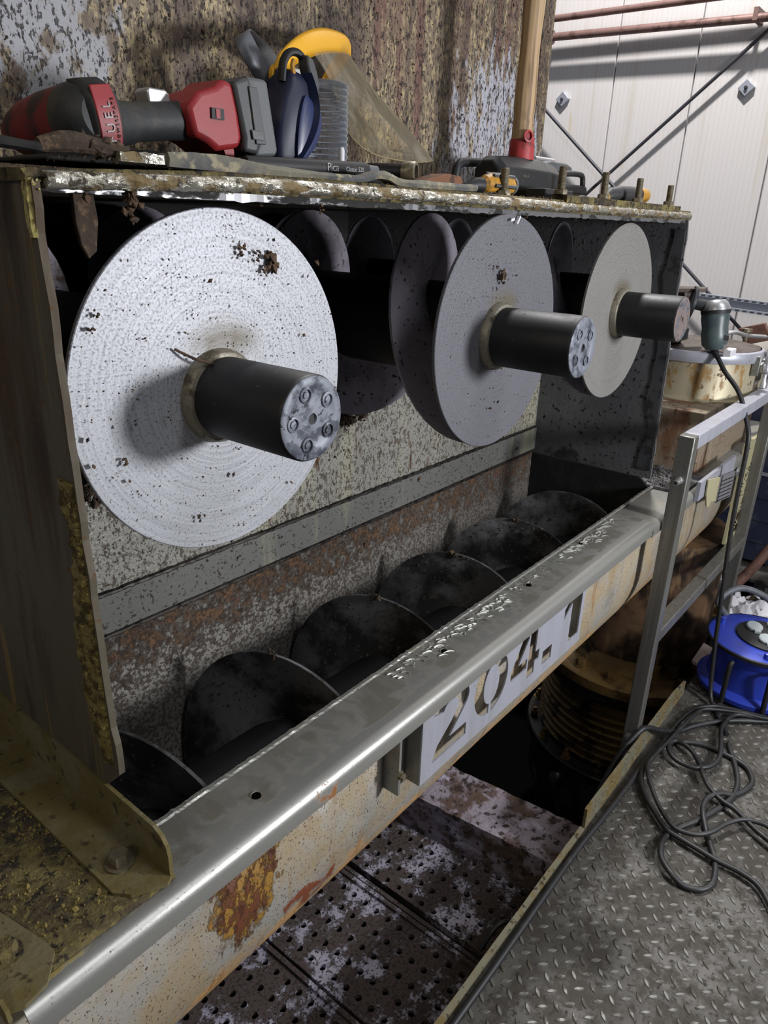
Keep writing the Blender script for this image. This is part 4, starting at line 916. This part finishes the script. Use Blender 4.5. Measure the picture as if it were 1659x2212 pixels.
# socket spanner, wedge and rods
t = thing('box_spanner', 'steel box spanner with open hexagonal end facing out, right of the pen holder', 'spanner', (1.03, .80, 1.555))
obj('spanner_shank', MB().cyl((1.005, .86, 1.572), (1.035, .80, 1.572), .013, n=20), m_iron, t)
obj('spanner_socket', MB().lathe((1.035, .80, 1.572), (.35, -.94, 0), [(.0165, 0), (.0165, .02), (.0150, .022), (.0115, .022), (.0105, .004), (.0001, .003)], 28, False), m_steelb, t)
b = MB().prism([(1.02, 1.546), (1.035, 1.561), (1.09, 1.573), (1.13, 1.571), (1.145, 1.556), (1.145, 1.546)], 1, .75, .785); tag(obj('rust_wedge', b, M('rust_wedge_mat', (112, 72, 46), .8, 0, [dict(c=(64, 44, 34), s=40, lo=.5, hi=.62)], bump=(90, .6, .002)), None, bevel=.002), 'rusty brown wedge lying behind the end of the rubber strip', 'wedge')
b = MB().tube(spline([(1.335, .90, 1.546), (1.335, .90, 1.59), (1.345, .90, 1.606), (1.37, .90, 1.612), (1.42, .90, 1.615), (1.54, .90, 1.625), (1.56, .9, 1.626)], 5), .0085, 12); tag(obj('bent_bar', b, m_iron), 'bent black steel bar left of the sledgehammer head', 'bar')
# screwdriver with amber handle at the middle
t = thing('screwdriver', 'amber handled screwdriver lying left of the sledgehammer head', 'screwdriver', (1.23, .74, 1.562))
obj('handle', MB().tube([(1.182, .742, 1.560), (1.19, .741, 1.562), (1.205, .740, 1.5635), (1.25, .737, 1.5635), (1.268, .736, 1.5635)], [.010, .0155, .0175, .0180, .0165], 8), m_orange, t, smooth=False, bevel=.002)
obj('end_cap', MB().tube([(1.268, .736, 1.5635), (1.276, .7355, 1.5635), (1.281, .735, 1.5635)], [.0165, .0155, .010], 20), m_greyp, t)
b = MB()
for k in range(6):
    a = PI / 3 * k + .2; b.tube([(1.200, .740 + .0165 * math.cos(a), 1.5635 + .0165 * math.sin(a)), (1.264, .7365 + .0172 * math.cos(a), 1.5635 + .0172 * math.sin(a))], .0035, 6)
obj('grip_rib', b, m_darkp, t, kind='stuff')
obj('neck', MB().tube([(1.135, .746, 1.556), (1.165, .744, 1.560), (1.182, .742, 1.560)], [.005, .012, .0125], 16), m_iron, t); obj('blade', MB().cyl((1.04, .754, 1.5515), (1.14, .746, 1.556), .004, n=10), m_steelb, t)
# sledgehammer standing on its head
t = thing('sledgehammer', 'sledgehammer standing on its black head with upright pale wooden handle', 'hammer', (1.52, .86, 1.545))
b = MB(); rr = []
def octa(x, r, rz=None): return [(x, .855 + r * math.cos(PI / 8 + PI / 4 * k), 1.588 + (rz or r) * math.sin(PI / 8 + PI / 4 * k)) for k in range(8)]
b.rings([octa(1.378, .030), octa(1.395, .040), octa(1.47, .0435), octa(1.575, .0435), octa(1.640, .036), octa(1.655, .028)]); obj('hammer_head', b, m_iron, t, smooth=False, bevel=.003)
hp = [(1.519, .86, 1.628), (1.519, .86, 1.66), (1.517, .86, 1.69), (1.516, .86, 1.73), (1.5165, .86, 1.80), (1.518, .86, 1.88), (1.521, .86, 1.98), (1.524, .86, 2.12), (1.527, .86, 2.30)]
obj('handle', MB().tube(spline(hp, 5), [.0205 + .0012 * math.sin(i * .5) - .0035 * max(0, 1 - abs(i - 13) / 10) * 0 + (.002 if i < 12 else 0) for i in range(41)], 20, flat=1.12), m_wood, t)
b = MB().tube([(1.520, .86, 1.626), (1.5195, .86, 1.645), (1.519, .86, 1.664), (1.5185, .86, 1.668)], [.0265, .0262, .0250, .0235], 24, flat=1.08); obj('red_collar', b, m_redd, t)
b = MB().lathe((1.502, .838, 1.669), (-.4, -.9, .1), [(.012, 0), (.012, .003), (.008, .004), (.008, .0)], 18); obj('collar_ring', b, m_redd, t)
# black cases and rods behind the studs
b = MB().prism([(1.668, 1.546), (1.668, 1.585), (1.676, 1.592), (1.86, 1.592), (1.868, 1.584), (1.868, 1.546)], 1, .86, .93); t = tag(obj('black_case', b, m_darkp, None, bevel=.004), 'low black tool case with wire bail behind the studs', 'case')
obj('bail', MB().tube(spline([(1.73, .865, 1.59), (1.735, .865, 1.606), (1.75, .865, 1.613), (1.82, .865, 1.616), (1.842, .865, 1.610), (1.848, .865, 1.59)], 5), .0065, 10), m_iron, t)
obj('lid_seam', MB().box((1.6675, .8585, 1.573), (1.8685, .932, 1.5745)), m_bblk, t)
b = MB().box((1.80, .952, 1.546), (1.93, 1.02, 1.625)); t = tag(obj('grey_block', b, m_bblk, None, bevel=.003), 'dark square block with rounded grey top behind the sledgehammer head', 'block')
obj('round_top', MB().prism([(1.795, 1.6255), (1.795, 1.642), (1.83, 1.648), (1.91, 1.648), (1.945, 1.641), (1.95, 1.6255)], 1, .945, 1.02), m_greyp, t, bevel=.004)
obj('top_screw', MB().cyl((1.80, .98, 1.652), (1.90, .98, 1.653), .006, n=10), m_alu, t)
b = MB().lathe((1.57, .75, 1.552), (1, .05, 0), [(.004, 0), (.007, .002), (.007, .12), (.004, .122)], 16); tag(obj('dark_red_rod', b, M('rod_darkred', (74, 34, 32), .5)), 'dark red rod lying in front of the sledgehammer head', 'rod')
tag(obj('black_box', MB().box((1.40, .735, 1.5455), (1.53, .775, 1.566)), m_bblk, None, bevel=.002), 'small flat black box in front of the sledgehammer head', 'box')
# second screwdriver, far right end
t = thing('screwdriver', 'black and yellow screwdriver lying among the studs at the right end of the shelf', 'screwdriver', (1.90, .745, 1.569))
obj('handle', MB().tube([(1.735, .752, 1.562), (1.75, .751, 1.568), (1.80, .749, 1.572), (1.86, .747, 1.574), (1.905, .745, 1.574)], [.008, .0145, .0172, .0178, .0170], 20), m_blackp, t)
obj('handle_end', MB().tube([(1.905, .745, 1.574), (1.93, .744, 1.574), (1.948, .743, 1.5735), (1.956, .743, 1.573)], [.0172, .0175, .0160, .010], 20), m_orange, t)
obj('shank_collar', MB().tube([(1.715, .753, 1.560), (1.737, .752, 1.562)], [.008, .011], 16), m_orange, t)
obj('blade', MB().cyl((1.62, .758, 1.5515), (1.717, .753, 1.560), .0042, n=10), m_steelb, t)
b = MB().tube(spline([(1.655, .79, 1.55), (1.665, .785, 1.556), (1.69, .782, 1.558), (1.72, .782, 1.552)], 4), .006, 8); tag(obj('small_key', b, m_iron), 'small dark key lying by the low black case', 'key')
b = MB(); ps = [(random.uniform(.4, 2.1), random.uniform(.695, .76), 1.5462) for _ in range(500)]
flakes(b, ps, .003, .5); tag(obj('shelf_dirt', b, m_grime, None, smooth=False), 'loose dark crumbs strewn over the shelf top', 'dirt', None, 'stuff')

# ------------------------------------------------------------------ bellows below the outlet
t = thing('expansion_joint', 'oily bronze coloured bellows between two bolted flanges under the outlet pipe', 'expansion joint', (2.84, .83, -.75))
ax = (2.84, .83)
def L_(z0, pr, nm, mat, n=72): return obj(nm, MB().lathe((ax[0], ax[1], z0), (0, 0, -1), pr, n, False), mat, t)
L_(-.13, [(.276, -.02), (.282, .0), (.30, .035), (.395, .04), (.402, .045), (.402, .085), (.395, .09), (.30, .09)], 'upper_flange', m_grease)
L_(-.222, [(.33, 0), (.385, .002), (.388, .035), (.38, .04), (.345, .045), (.34, .10)], 'counter_flange', m_greased)
pr = []
for k in range(8):
    z = k * .037; pr += [(.330, z), (.352, z + .005), (.365, z + .013), (.365, z + .020), (.352, z + .028), (.330, z + .033)]
L_(-.30, pr, 'bellows', m_grease)
L_(-.60, [(.33, -.01), (.345, .0), (.41, .006), (.415, .012), (.415, .05), (.40, .055), (.35, .06)], 'lower_flange', m_greased)
L_(-.64, [(.35, 0), (.36, .04), (.36, .14), (.385, .18), (.385, .24), (.33, .30), (.33, .56), (.28, .56)], 'valve_body', m_greased)
for k in range(16):
    a = 2 * PI * k / 16 + .1
    b = MB(); hexbolt(b, (ax[0] + .345 * math.cos(a), ax[1] + .345 * math.sin(a), -.17), (0, 0, 1), .021, .026); obj('flange_bolt', b, m_grease, t)
for k in range(16):
    a = 2 * PI * k / 16 + .16
    b = MB(); hexbolt(b, (ax[0] + .385 * math.cos(a), ax[1] + .385 * math.sin(a), -.606), (0, 0, 1), .016, .022); b.cyl((ax[0] + .385 * math.cos(a), ax[1] + .385 * math.sin(a), -.60), (ax[0] + .385 * math.cos(a), ax[1] + .385 * math.sin(a), -.562), .009, n=10); obj('flange_bolt', b, m_grease, t)
b = MB().tube(spline([(2.42, .93, -.66), (2.38, .90, -.75), (2.40, .84, -.83), (2.46, .78, -.86)], 5), [.02 + .012 * math.sin(i) for i in range(16)], 10, flat=.7); obj('valve_lever', b, m_greased, t)
b = MB().prism([(.60, -1.2), (.60, -.60), (.64, -.52), (.70, -.56), (.72, -.8), (.72, -1.2)], 0, 1.95, 1.97)
tag(obj('support_fin', b, m_greased, None, bevel=.006), 'dark curved support plate standing in the pit behind the crusted block', 'plate')

# ------------------------------------------------------------------ frame of square tube beside the outlet
t = thing('tube_frame', 'stainless square tube frame with posts and two rails beside the outlet box', 'frame', (2.0, .54, -.1))
def sq(nm, lo, hi, mat=m_post): return obj(nm, MB().box(lo, hi), mat, t, bevel=.003)
p1 = sq('post', (1.965, .503, -.20), (2.005, .545, 1.003)); sq('post', (2.93, .506, -.1), (2.97, .546, 1.003))
sq('top_rail', (2.005, .503, .963), (4.0, .545, 1.003), m_ssc); sq('middle_rail', (2.005, .505, .372), (2.93, .545, .412), m_post)
for z in (.05, -.012):
    b = MB(); hexbolt(b, (1.965, .526, z), (-1, 0, 0), .009, .011); obj('bolt', b, m_alu, p1)
b = MB(); b.lathe((1.965, .522, .884), (-1, 0, 0), [(.0105, 0), (.0105, .003), (.0085, .004), (.0085, .030), (.0055, .031), (.005, .012)], 20); obj('threaded_sleeve', b, m_alu, p1)
t.location.x -= .05
# manhole lid with clamps
t = thing('manhole_lid', 'round brown stained manhole lid with bright clamp band at the right of the machine', 'lid', (2.69, .75, 1.12))
obj('lid_plate', MB().lathe((2.69, .75, 1.1285), (0, 0, 1), [(.192, 0), (.19, .006), (.15, .014), (.08, .022), (.0001, .024)], 64), m_lid, t)
obj('clamp_band', MB().lathe((2.69, .75, 1.096), (0, 0, 1), [(.1945, .0), (.203, .002), (.206, .012), (.206, .024), (.203, .034), (.1945, .038)], 72, False), m_ssc, t)
b = MB().obox((2.655, .553, 1.09), (.02, .004, 0), (0, .012, 0), (0, 0, .032)); obj('hinge_pad', b, m_ss, t, bevel=.003)
b = MB().lathe((2.700, .530, 1.01), (0, 0, 1), [(.010, 0), (.016, .004), (.016, .02), (.010, .03), (.010, .05), (.017, .055), (.019, .068), (.015, .078), (.009, .083), (.009, .13)], 20); obj('swing_bolt', b, m_alu, t)
def eye(c, sx, sy, nm):
    c = Vector(c); pts = [c + Vector((sx * x, sy * y, 0)) for x, y in ((-1, 0), (-.6, .5), (0, .7), (.7, .6), (1, 0), (.7, -.6), (0, -.7), (-.6, -.5))]
    return obj(nm, MB().tube(spline(pts, 5, True), .008, 10, True), m_alu, t)
eye((2.93, .60, 1.06), .05, .05, 'clamp_eye')
obj('clamp_arm', MB().tube(spline([(2.70, .56, 1.105), (2.76, .58, 1.10), (2.80, .58, 1.085), (2.85, .59, 1.062), (2.885, .60, 1.06)], 5), .010, 10, flat=.6), m_alu, t)
obj('clamp_arm', MB().tube(spline([(2.76, .72, 1.15), (2.84, .69, 1.165), (2.92, .66, 1.15), (3.02, .62, 1.14)], 5), .012, 10, flat=.6), m_alu, t)
obj('wing_bolt', MB().lathe((2.93, .665, 1.10), (0, 0, 1), [(.008, 0), (.008, .06), (.018, .062), (.018, .072), (.006, .074)], 18), m_steelb, t)
b = MB().box((2.50, .60, 1.128), (2.56, .625, 1.150)); tag(obj('white_clip', b, m_white, None, bevel=.002), 'small whitish clip on the manhole lid behind the last stub', 'clip')
# thin slab and dark gear behind the far stub
b = MB().prism([(2.40, .90), (2.56, .80), (2.60, .735), (2.52, .72), (2.38, .80)], 2, 1.315, 1.327); sl = tag(obj('thin_flange_plate', b, m_lid, None, bevel=.002), 'thin dark plate sticking out level above the manhole lid', 'plate')
obj('plate_post', MB().cyl((2.56, .80, 1.146), (2.56, .80, 1.315), .022, n=20), m_lid, sl)
b = MB().lathe((2.66, .85, 1.152), (0, 0, 1), [(.06, 0), (.06, .03), (.035, .04), (.035, .11), (.05, .115), (.05, .14), (.02, .145)], 28); tag(obj('lid_valve', b, m_iron), 'dark stub valve on the manhole lid behind the grinder', 'valve')
# angle grinder standing on the lid
t = thing('angle_grinder', 'green grey angle grinder resting on the manhole lid, cable hanging down', 'power tool', (2.52, .655, 1.134))
gx = Vector((-.005, -.020, -.125)); g0 = Vector((2.520, .676, 1.266)); gd = gx.normalized()
b = MB().tube([g0, g0 + gd * .010, g0 + gd * .030, g0 + gd * .055, g0 + gd * .080, g0 + gd * .108, g0 + gd * .124], [.036, .042, .0425, .039, .041, .038, .024], 26); obj('motor_body', b, m_grind, t)
obj('gear_head', MB().tube([g0 - gd * .030, g0 - gd * .022, g0 - gd * .006, g0 + gd * .004], [.026, .036, .043, .0435], 22), m_alu, t)
obj('neck_ring', MB().tube([g0 + gd * .001, g0 + gd * .012], [.0445, .0440], 26), m_bblk, t)
obj('spindle', MB().cyl(g0 - gd * .004, g0 - gd * .004 + Vector((-.03, .062, .012)), .018, n=16), m_iron, t)
obj('guard', MB().lathe(g0 - gd * .004 + Vector((-.03, .062, .012)), (-.43, .89, .15), [(.050, 0), (.052, .003), (.052, .010), (.026, .012)], 30), m_iron, t)
sw = g0 + gd * .078 + Vector((-.012, -.0375, -.004)); obj('switch_recess', MB().obox(sw, (.011, -.004, -.002), (0, .004, 0), (0, 0, .008)), m_bblk, t, bevel=.002)
b = MB().tube(spline([g0 + gd * .120, g0 + gd * .134 + Vector((-.006, -.006, 0)), g0 + gd * .150 + Vector((-.022, -.022, 0))], 4), [.012, .0115, .011, .0105, .010, .009, .008, .0075, .007], 14); obj('cable_sleeve', b, m_bblk, t)
cb = g0 + gd * .150 + Vector((-.022, -.022, 0))
b = MB().tube(spline([cb, (2.475, .600, 1.085), (2.455, .545, 1.035), (2.43, .505, .97), (2.40, .476, .905), (2.39, .470, .755), (2.385, .463, .597), (2.375, .443, .35), (2.36, .424, .16), (2.33, .40, .03), (2.26, .35, .008), (2.19, .305, .008)], 7), .0072, 10); tag(obj('grinder_cable', b, m_cable), 'dark grinder cable hanging down in front of the post to the floor', 'cable')

# ------------------------------------------------------------------ cable reel
t = thing('cable_reel', 'blue cable reel lying on the tread plate floor beyond the toe plate', 'cable reel', (2.53, .325, 0))
rc = (2.53, .322)
obj('base_drum', MB().lathe((rc[0], rc[1], .0), (0, 0, 1), [(.160, .012), (.176, .014), (.178, .030), (.165, .038), (.150, .045), (.140, .12), (.15, .155)], 56), m_reel, t)
obj('top_disc', MB().lathe((rc[0], rc[1], .150), (0, 0, 1), [(.150, 0), (.160, .018), (.168, .040), (.168, .048), (.160, .051), (.10, .050)], 56), m_reel, t)
obj('rubber_rim', MB().lathe((rc[0], rc[1], .184), (0, 0, 1), [(.1685, 0), (.1735, .003), (.1735, .013), (.1685, .016)], 56, False), m_bblk, t)
obj('socket_panel', MB().lathe((rc[0] + .02, rc[1] - .02, .199), (0, 0, 1), [(.105, 0), (.105, .007), (.098, .009)], 44), m_bblk, t)
for dx, dy in ((-.045, .0), (.02, -.06), (.075, .0), (.02, .055)):
    c = (rc[0] + .02 + dx, rc[1] - .02 + dy, .208)
    sk = obj('socket_lid', MB().lathe(c, (-.12, -.1, 1), [(.024, 0), (.027, .003), (.027, .010), (.024, .013)], 28), m_reelg, t)
    obj('lid_tab', MB().obox((c[0] - .026, c[1] - .016, c[2] + .005), (.009, .004, 0), (-.004, .009, 0), (0, 0, .004)), m_reelg, sk)
for a in (200, 80, 320):
    c = (rc[0] + .138 * math.cos(R(a)), rc[1] + .138 * math.sin(R(a)), .199); obj('peg', MB().lathe(c, (0, 0, 1), [(.012, 0), (.011, .020), (.008, .022)], 18), m_reel, t)
b = MB().tube(spline([(rc[0] + .10, rc[1] + .14, .19), (rc[0] + .06, rc[1] + .17, .26), (rc[0] + .13, rc[1] + .12, .30), (rc[0] + .19, rc[1] + .03, .26), (rc[0] + .18, rc[1] - .02, .19)], 6), .012, 12); obj('carry_handle', b, m_band_g, t)
def sticker(a, r, z, nrm, up):
    c = Vector((rc[0] + r * math.cos(R(a)), rc[1] + r * math.sin(R(a)), z)); nrm = Vector(nrm).normalized(); s = up.cross(nrm).normalized(); u = nrm.cross(s)
    ring = lambda k, h: [c + nrm * h + (s * math.cos(2 * PI * i / 24) * .024 + u * math.sin(2 * PI * i / 24) * .0115) * k for i in range(24)]
    o = obj('oval_sticker', MB().rings([ring(1, -.001), ring(1, .0012)]), m_white, t, smooth=False); obj('red_centre', MB().rings([ring(.86, .0012), ring(.86, .0018)]), m_stick, o, smooth=False)
sticker(213, .137, .2005, (0, 0, 1), Vector((math.cos(R(213)), math.sin(R(213)), 0)))
sticker(212, .1675, .168, (math.cos(R(212)), math.sin(R(212)), -.35), Vector((0, 0, 1)))
for a in (205, 250, 165):
    p = lambda r, z: (rc[0] + r * math.cos(R(a)), rc[1] + r * math.sin(R(a)), z)
    obj('frame_leg', MB().tube(spline([p(.170, .165), p(.182, .15), p(.184, .06), p(.186, .012)], 4), .0085, 10), m_bblk, t)

# ------------------------------------------------------------------ cables on the floor (points in metres on the floor)
def cable(nm, pts, r, label, mat=m_cable, zb=.0075, zs=None):
    P = []
    for i, p in enumerate(pts): P.append((p[0], p[1], (p[2] if len(p) > 2 else zb + (zs[i] if zs else 0))))
    P = spline(P, 6); return tag(obj(nm, MB().tube(P, r, 10), mat), label, 'cable')
c2 = [(2.15, .285), (2.135, .284), (2.056, .245), (1.979, .218), (1.906, .214), (1.831, .233), (1.756, .261), (1.687, .295), (1.637, .309), (1.586, .305), (1.547, .289), (1.519, .258), (1.512, .222), (1.524, .19), (1.55, .173), (1.585, .17), (1.638, .183), (1.684, .207), (1.721, .228), (1.764, .252), (1.804, .264), (1.847, .263), (1.886, .243), (1.925, .21), (1.976, .189), (2.017, .187), (2.062, .21), (2.08, .245), (2.085, .289), (2.088, .338), (2.067, .389), (2.031, .426), (1.978, .453), (1.917, .460), (1.827, .459), (1.723, .460), (1.584, .464), (1.453, .470), (1.30, .470), (1.15, .469), (1.0, .468), (.85, .468), (.6, .466)]
cable('power_cable', c2, .0078, 'black cable lying in the big figure-eight loop nearest the camera, then along the floor edge', zs=[(.012 if 8 < i < 12 or 18 < i < 23 else 0) for i in range(len(c2))])
c1 = [(2.75, .19), (2.55, .13), (2.40, .16), (2.265, .316), (2.172, .389), (2.094, .431), (2.007, .466, .05), (1.95, .485, .082), (1.91, .50, .080), (1.84, .525, .02), (1.76, .545, -.10), (1.70, .56, -.24)]
cable('power_cable', c1, .0085, 'thick black cable crossing over the toe plate and dropping into the pit', zb=.011)
c3 = [(1.3, -.12), (1.45, -.05), (1.55, .02), (1.62, .072), (1.639, .122), (1.638, .178), (1.644, .227), (1.649, .269), (1.657, .313), (1.691, .354), (1.738, .401), (1.792, .434), (1.86, .452), (1.931, .447), (2.077, .445), (2.178, .437), (2.253, .420), (2.301, .384), (2.325, .339), (2.40, .15), (2.6, .05)]
cable('power_cable', c3, .0072, 'black cable running off the right edge of the floor, lowest of the loose cables', zb=.015)
c4 = [(1.7, -.1), (1.80, .03), (1.832, .102), (1.827, .144), (1.809, .171), (1.768, .196), (1.717, .216), (1.684, .239), (1.667, .266), (1.664, .298), (1.686, .330), (1.731, .370), (1.80, .416), (1.849, .440), (1.898, .442), (2.021, .430), (2.127, .420), (2.211, .408), (2.253, .390), (2.30, .315), (2.349, .20), (2.5, .09)]
cable('power_cable', c4, .0064, 'thin black cable making the shallow S in the middle of the floor tangle', zb=.027)
c5 = [(2.427, .150, .012), (2.33, .24), (2.29, .31), (2.194, .324), (2.117, .305), (2.037, .288), (1.979, .299), (1.943, .334), (1.939, .379), (1.96, .410), (1.988, .424), (2.012, .425), (2.032, .41), (2.018, .367), (1.972, .328), (1.925, .301), (1.881, .267), (1.856, .228), (1.844, .189), (1.80, .12), (1.76, .02)]
cable('power_cable', c5, .0072, 'black cable in the small round loop next to the toe plate', zb=.022)
b = MB().tube(spline([(1.12, .55, -.10), (1.16, .535, -.05), (1.20, .520, -.06), (1.24, .51, -.12), (1.27, .50, -.2)], 5), .006, 8); tag(obj('dangling_cable', b, m_cable), 'short dark cable looping below the edge strip over the gratings', 'cable')

# ------------------------------------------------------------------ hall wall fittings
def wallrod(nm, a, b_, r, mat, label, cat, n=12): return tag(obj(nm, MB().cyl(a, b_, r, n=n), mat), label, cat)
t = tag(obj('water_pipe', MB().cyl((5.87, 5.6, 2.975), (5.87, -1.8, 2.91), .024, n=14), m_pipe), 'upper of two rusty pipes running high across the hall wall', 'pipe')
obj('pipe_clip', MB().box((5.80, 1.2, 2.88), (5.998, 1.23, 2.96)), m_pipe, t)
t = tag(obj('water_pipe', MB().tube([(5.87, 3.14, 2.834), (5.87, 1.59, 2.79), (5.87, -1.8, 2.71)], .028, 14), m_pipe), 'lower of two rusty pipes crossing the hall wall, ending in a flange at the silo', 'pipe')
obj('end_flange', MB().lathe((5.87, 3.14, 2.834), (0, 1, 0), [(.05, 0), (.05, .03), (.03, .04)], 18), m_pipe, t); obj('pipe_clip', MB().box((5.84, 1.66, 2.775), (5.998, 1.69, 2.85)), m_pipe, t)
wallrod('brace_rod', (5.93, 3.6, 1.03 - .03), (5.93, .2, 3.95), .011, m_rod, 'dark brace rod rising to the right across the hall wall', 'rod') if 0 else None
wallrod('brace_rod', (5.935, 2.766, 1.711), (5.935, .604, 3.606), .0125, m_rod, 'dark brace rod rising to the right across the hall wall', 'rod')
wallrod('brace_rod', (5.865, 3.29, 2.472), (5.865, 1.197, .682), .0125, m_rod, 'dark brace rod falling to the right, crossing the rising one', 'rod')
for yy, z in ((3.056, 2.425), (1.685, 2.411)):
    o = tag(obj('wall_anchor', MB().obox((5.985, yy, z), (.015, 0, 0), (0, .028, .028), (0, -.028, .028)), m_zinc, None, bevel=.004), 'small square anchor plate on the hall wall, %s' % ('above the falling brace rod' if yy > 2 else 'right of the rising brace rod'), 'anchor')
    obj('anchor_bolt', MB().lathe((5.972, yy, z), (-1, 0, 0), [(.012, 0), (.012, .015), (.008, .018)], 6), m_rod, o)
t = tag(obj('strut_rail', MB().prism([(5.80, 1.008), (5.80, 1.098), (5.76, 1.098), (5.76, 1.085), (5.785, 1.085), (5.785, 1.021), (5.76, 1.021), (5.76, 1.008)], 1, -1.5, 2.2) if 0 else
    MB().rings([[(5.80, yy, 1.012 + dz), (5.80, yy, 1.102 + dz), (5.755, yy, 1.102 + dz), (5.755, yy, 1.082 + dz), (5.785, yy, 1.078 + dz), (5.785, yy, 1.036 + dz), (5.755, yy, 1.032 + dz), (5.755, yy, 1.012 + dz)] for yy, dz in ((2.3, .0), (-1.2, -.18))]), m_zinc, None, smooth=False), 'slotted galvanised rail crossing the hall wall above the grinder', 'rail')
b = MB()
for k in range(44):
    yy = 1.95 - .05 * k; dz = -.18 * (2.3 - yy) / 3.5
    for zz in (1.092, 1.022): b.box((5.7535, yy - .014, zz - .004 + dz), (5.7555, yy + .014, zz + .004 + dz))
obj('rail_slot', b, m_rod, t, smooth=False, kind='stuff')

# ------------------------------------------------------------------ clutter at the far right
t = thing('grey_motor', 'grey horizontal motor drum beside the manhole with a cream terminal box', 'motor', (3.35, .72, .98))
obj('motor_drum', MB().lathe((3.12, .82, .985), (.9, -.42, .06), [(.06, 0), (.085, .01), (.085, .5), (.07, .52)], 36), M('motor_grey', (146, 140, 132), .5), t)
b = MB().obox((3.02, .655, 1.022), (.012, -.026, 0), (.006, .003, 0), (0, 0, .030)); tb = obj('terminal_box', b, m_cream, t, bevel=.003); b = MB(); hexbolt(b, (3.012, .650, 1.022), (-.45, -.9, 0), .010, .012); obj('box_bolt', b, m_alu, tb)
b = MB().box((3.01, .75, .895), (3.6, .95, .899)); b.box((3.2, .70, .897), (3.5, .95, .900)); tag(obj('motor_bed', b, m_brownbox, None), 'flat rusty bed plate under the grey motor drum', 'plate')
b = MB(); 
tag(obj('brown_plate', MB().obox((3.12, .676, 1.135), (.004, .046, -.016), (.012, 0, 0), (0, .018, .030)), m_copper, None, bevel=.004), 'tilted rusty brown plate above the clamps at the right edge', 'plate')
for k, (yy, label) in enumerate(((.70, 'thin black lead curving over the grey motor drum, left one'), (.655, 'thin black lead curving over the grey motor drum, right one'))):
    b = MB().tube(spline([(3.05, yy - .01, .93), (3.02, yy - .02, .99), (3.06, yy - .04, 1.035), (3.16, yy - .06, 1.055), (3.3, yy - .08, 1.05)], 5), .008, 8); tag(obj('motor_lead', b, m_cable), label, 'cable')
b = MB(); rr = []
pts = spline([(3.34, .58, .90), (3.30, .590, .83), (3.30, .585, .75), (3.36, .56, .68)], 10)
b.tube(pts, [.024 + (.004 if i % 2 else 0) for i in range(len(pts))], 14); tag(obj('ribbed_hose', b, M('hose_grey', (66, 70, 80), .5)), 'grey ribbed hose bending down behind the top rail at the right edge', 'hose')
t = thing('back_cabinet', 'dark navy cabinet behind the frame at the right edge', 'cabinet', (3.7, .80, 0))
obj('cabinet_body', MB().box((3.62, .50, .02), (4.2, 1.0, .80)), m_navybg, t, bevel=.006)
for k in range(6): obj('cabinet_rib', MB().box((3.612, .51, .12 + .11 * k), (3.622, .98, .135 + .11 * k)), m_zinc if k in (3,) else m_navybg, t)
t = thing('spiral_bound_pad', 'pale panel with a coiled edge hanging below the outlet box', 'panel', (3.2, .66, -.1))
b = MB().obox((3.22, .668, -.04), (.055, -.050, .03) if 0 else (.0, .062, -.02), (.005, 0, 0), (0, .02, .11)); obj('panel_sheet', b, m_white, t)
b = MB()
for k in range(16): b.tube([(3.21, .612 - .0022 * k + .012, .060 - .0125 * k), (3.205, .604 - .0022 * k, .055 - .0125 * k), (3.21, .596 - .0022 * k + .012, .050 - .0125 * k)], .0028, 6)
obj('coil_ring', b, m_alu, t, smooth=False, kind='stuff')
t = thing('floor_bracket', 'oily steel bracket block beside the upper flange of the bellows', 'bracket', (3.05, .56, -.05))
obj('bracket_body', MB().box((3.02, .56, -.16), (3.18, .66, -.03)), m_greased, t, bevel=.006); b = MB(); hexbolt(b, (3.06, .59, -.03), (0, 0, 1), .02, .03); obj('bracket_bolt', b, m_grease, t)
b = MB().obox((2.68, .505, -.035), (.07, 0, .006), (0, .035, .01), (-.003, 0, .008)); tag(obj('torn_card', b, M('card_pink', (186, 170, 168), .9, 0, [dict(c=(110, 96, 90), s=30, lo=.56, hi=.66)]), None), 'torn pinkish card at the end of the toe plate beside the reel', 'card')
b = MB().box((2.75, .545, .41), (2.93, .556, .80)); t = tag(obj('splash_plate', b, m_cream, None), 'narrow yellowish plate with black blotches behind the grinder cable', 'plate')
b = MB(); flakes(b, [(random.uniform(2.76, 2.92), .5445, random.triangular(.42, .78, .45)) for _ in range(140)], .007, .3); obj('splash_spot', b, m_grime, t, smooth=False, kind='stuff')
for k, (x, y_, z0_, s, lab) in enumerate(((3.10, .46, 0, .10, 'crumpled pale scrap sheet on the floor behind the reel'), (3.30, .40, 0, .13, 'dark greasy machine part on the floor right of the far post'))):
    b = MB(); g2 = []
    for i in range(9):
        g2.append([(x + (i / 8 - .5) * s * 2, y_ + (j / 8 - .5) * s * 1.6, z0_ + .006 + .07 * max(0, mnoise.noise(Vector((i * .7, j * .7, 5 + k))) + .35)) for j in range(9)])
    b.sheet(g2); tag(obj('scrap_sheet' if k == 0 else 'greasy_cover', b, m_white if k == 0 else m_greased, None, smooth=False, solid=.004), lab, 'scrap')
b = MB().tube([(3.25, .57, .03), (3.32, .52, .12), (3.40, .46, .27)], .022, 12); tag(obj('leaning_bar', b, m_copper), 'rusty bar leaning towards the navy cabinet', 'bar')
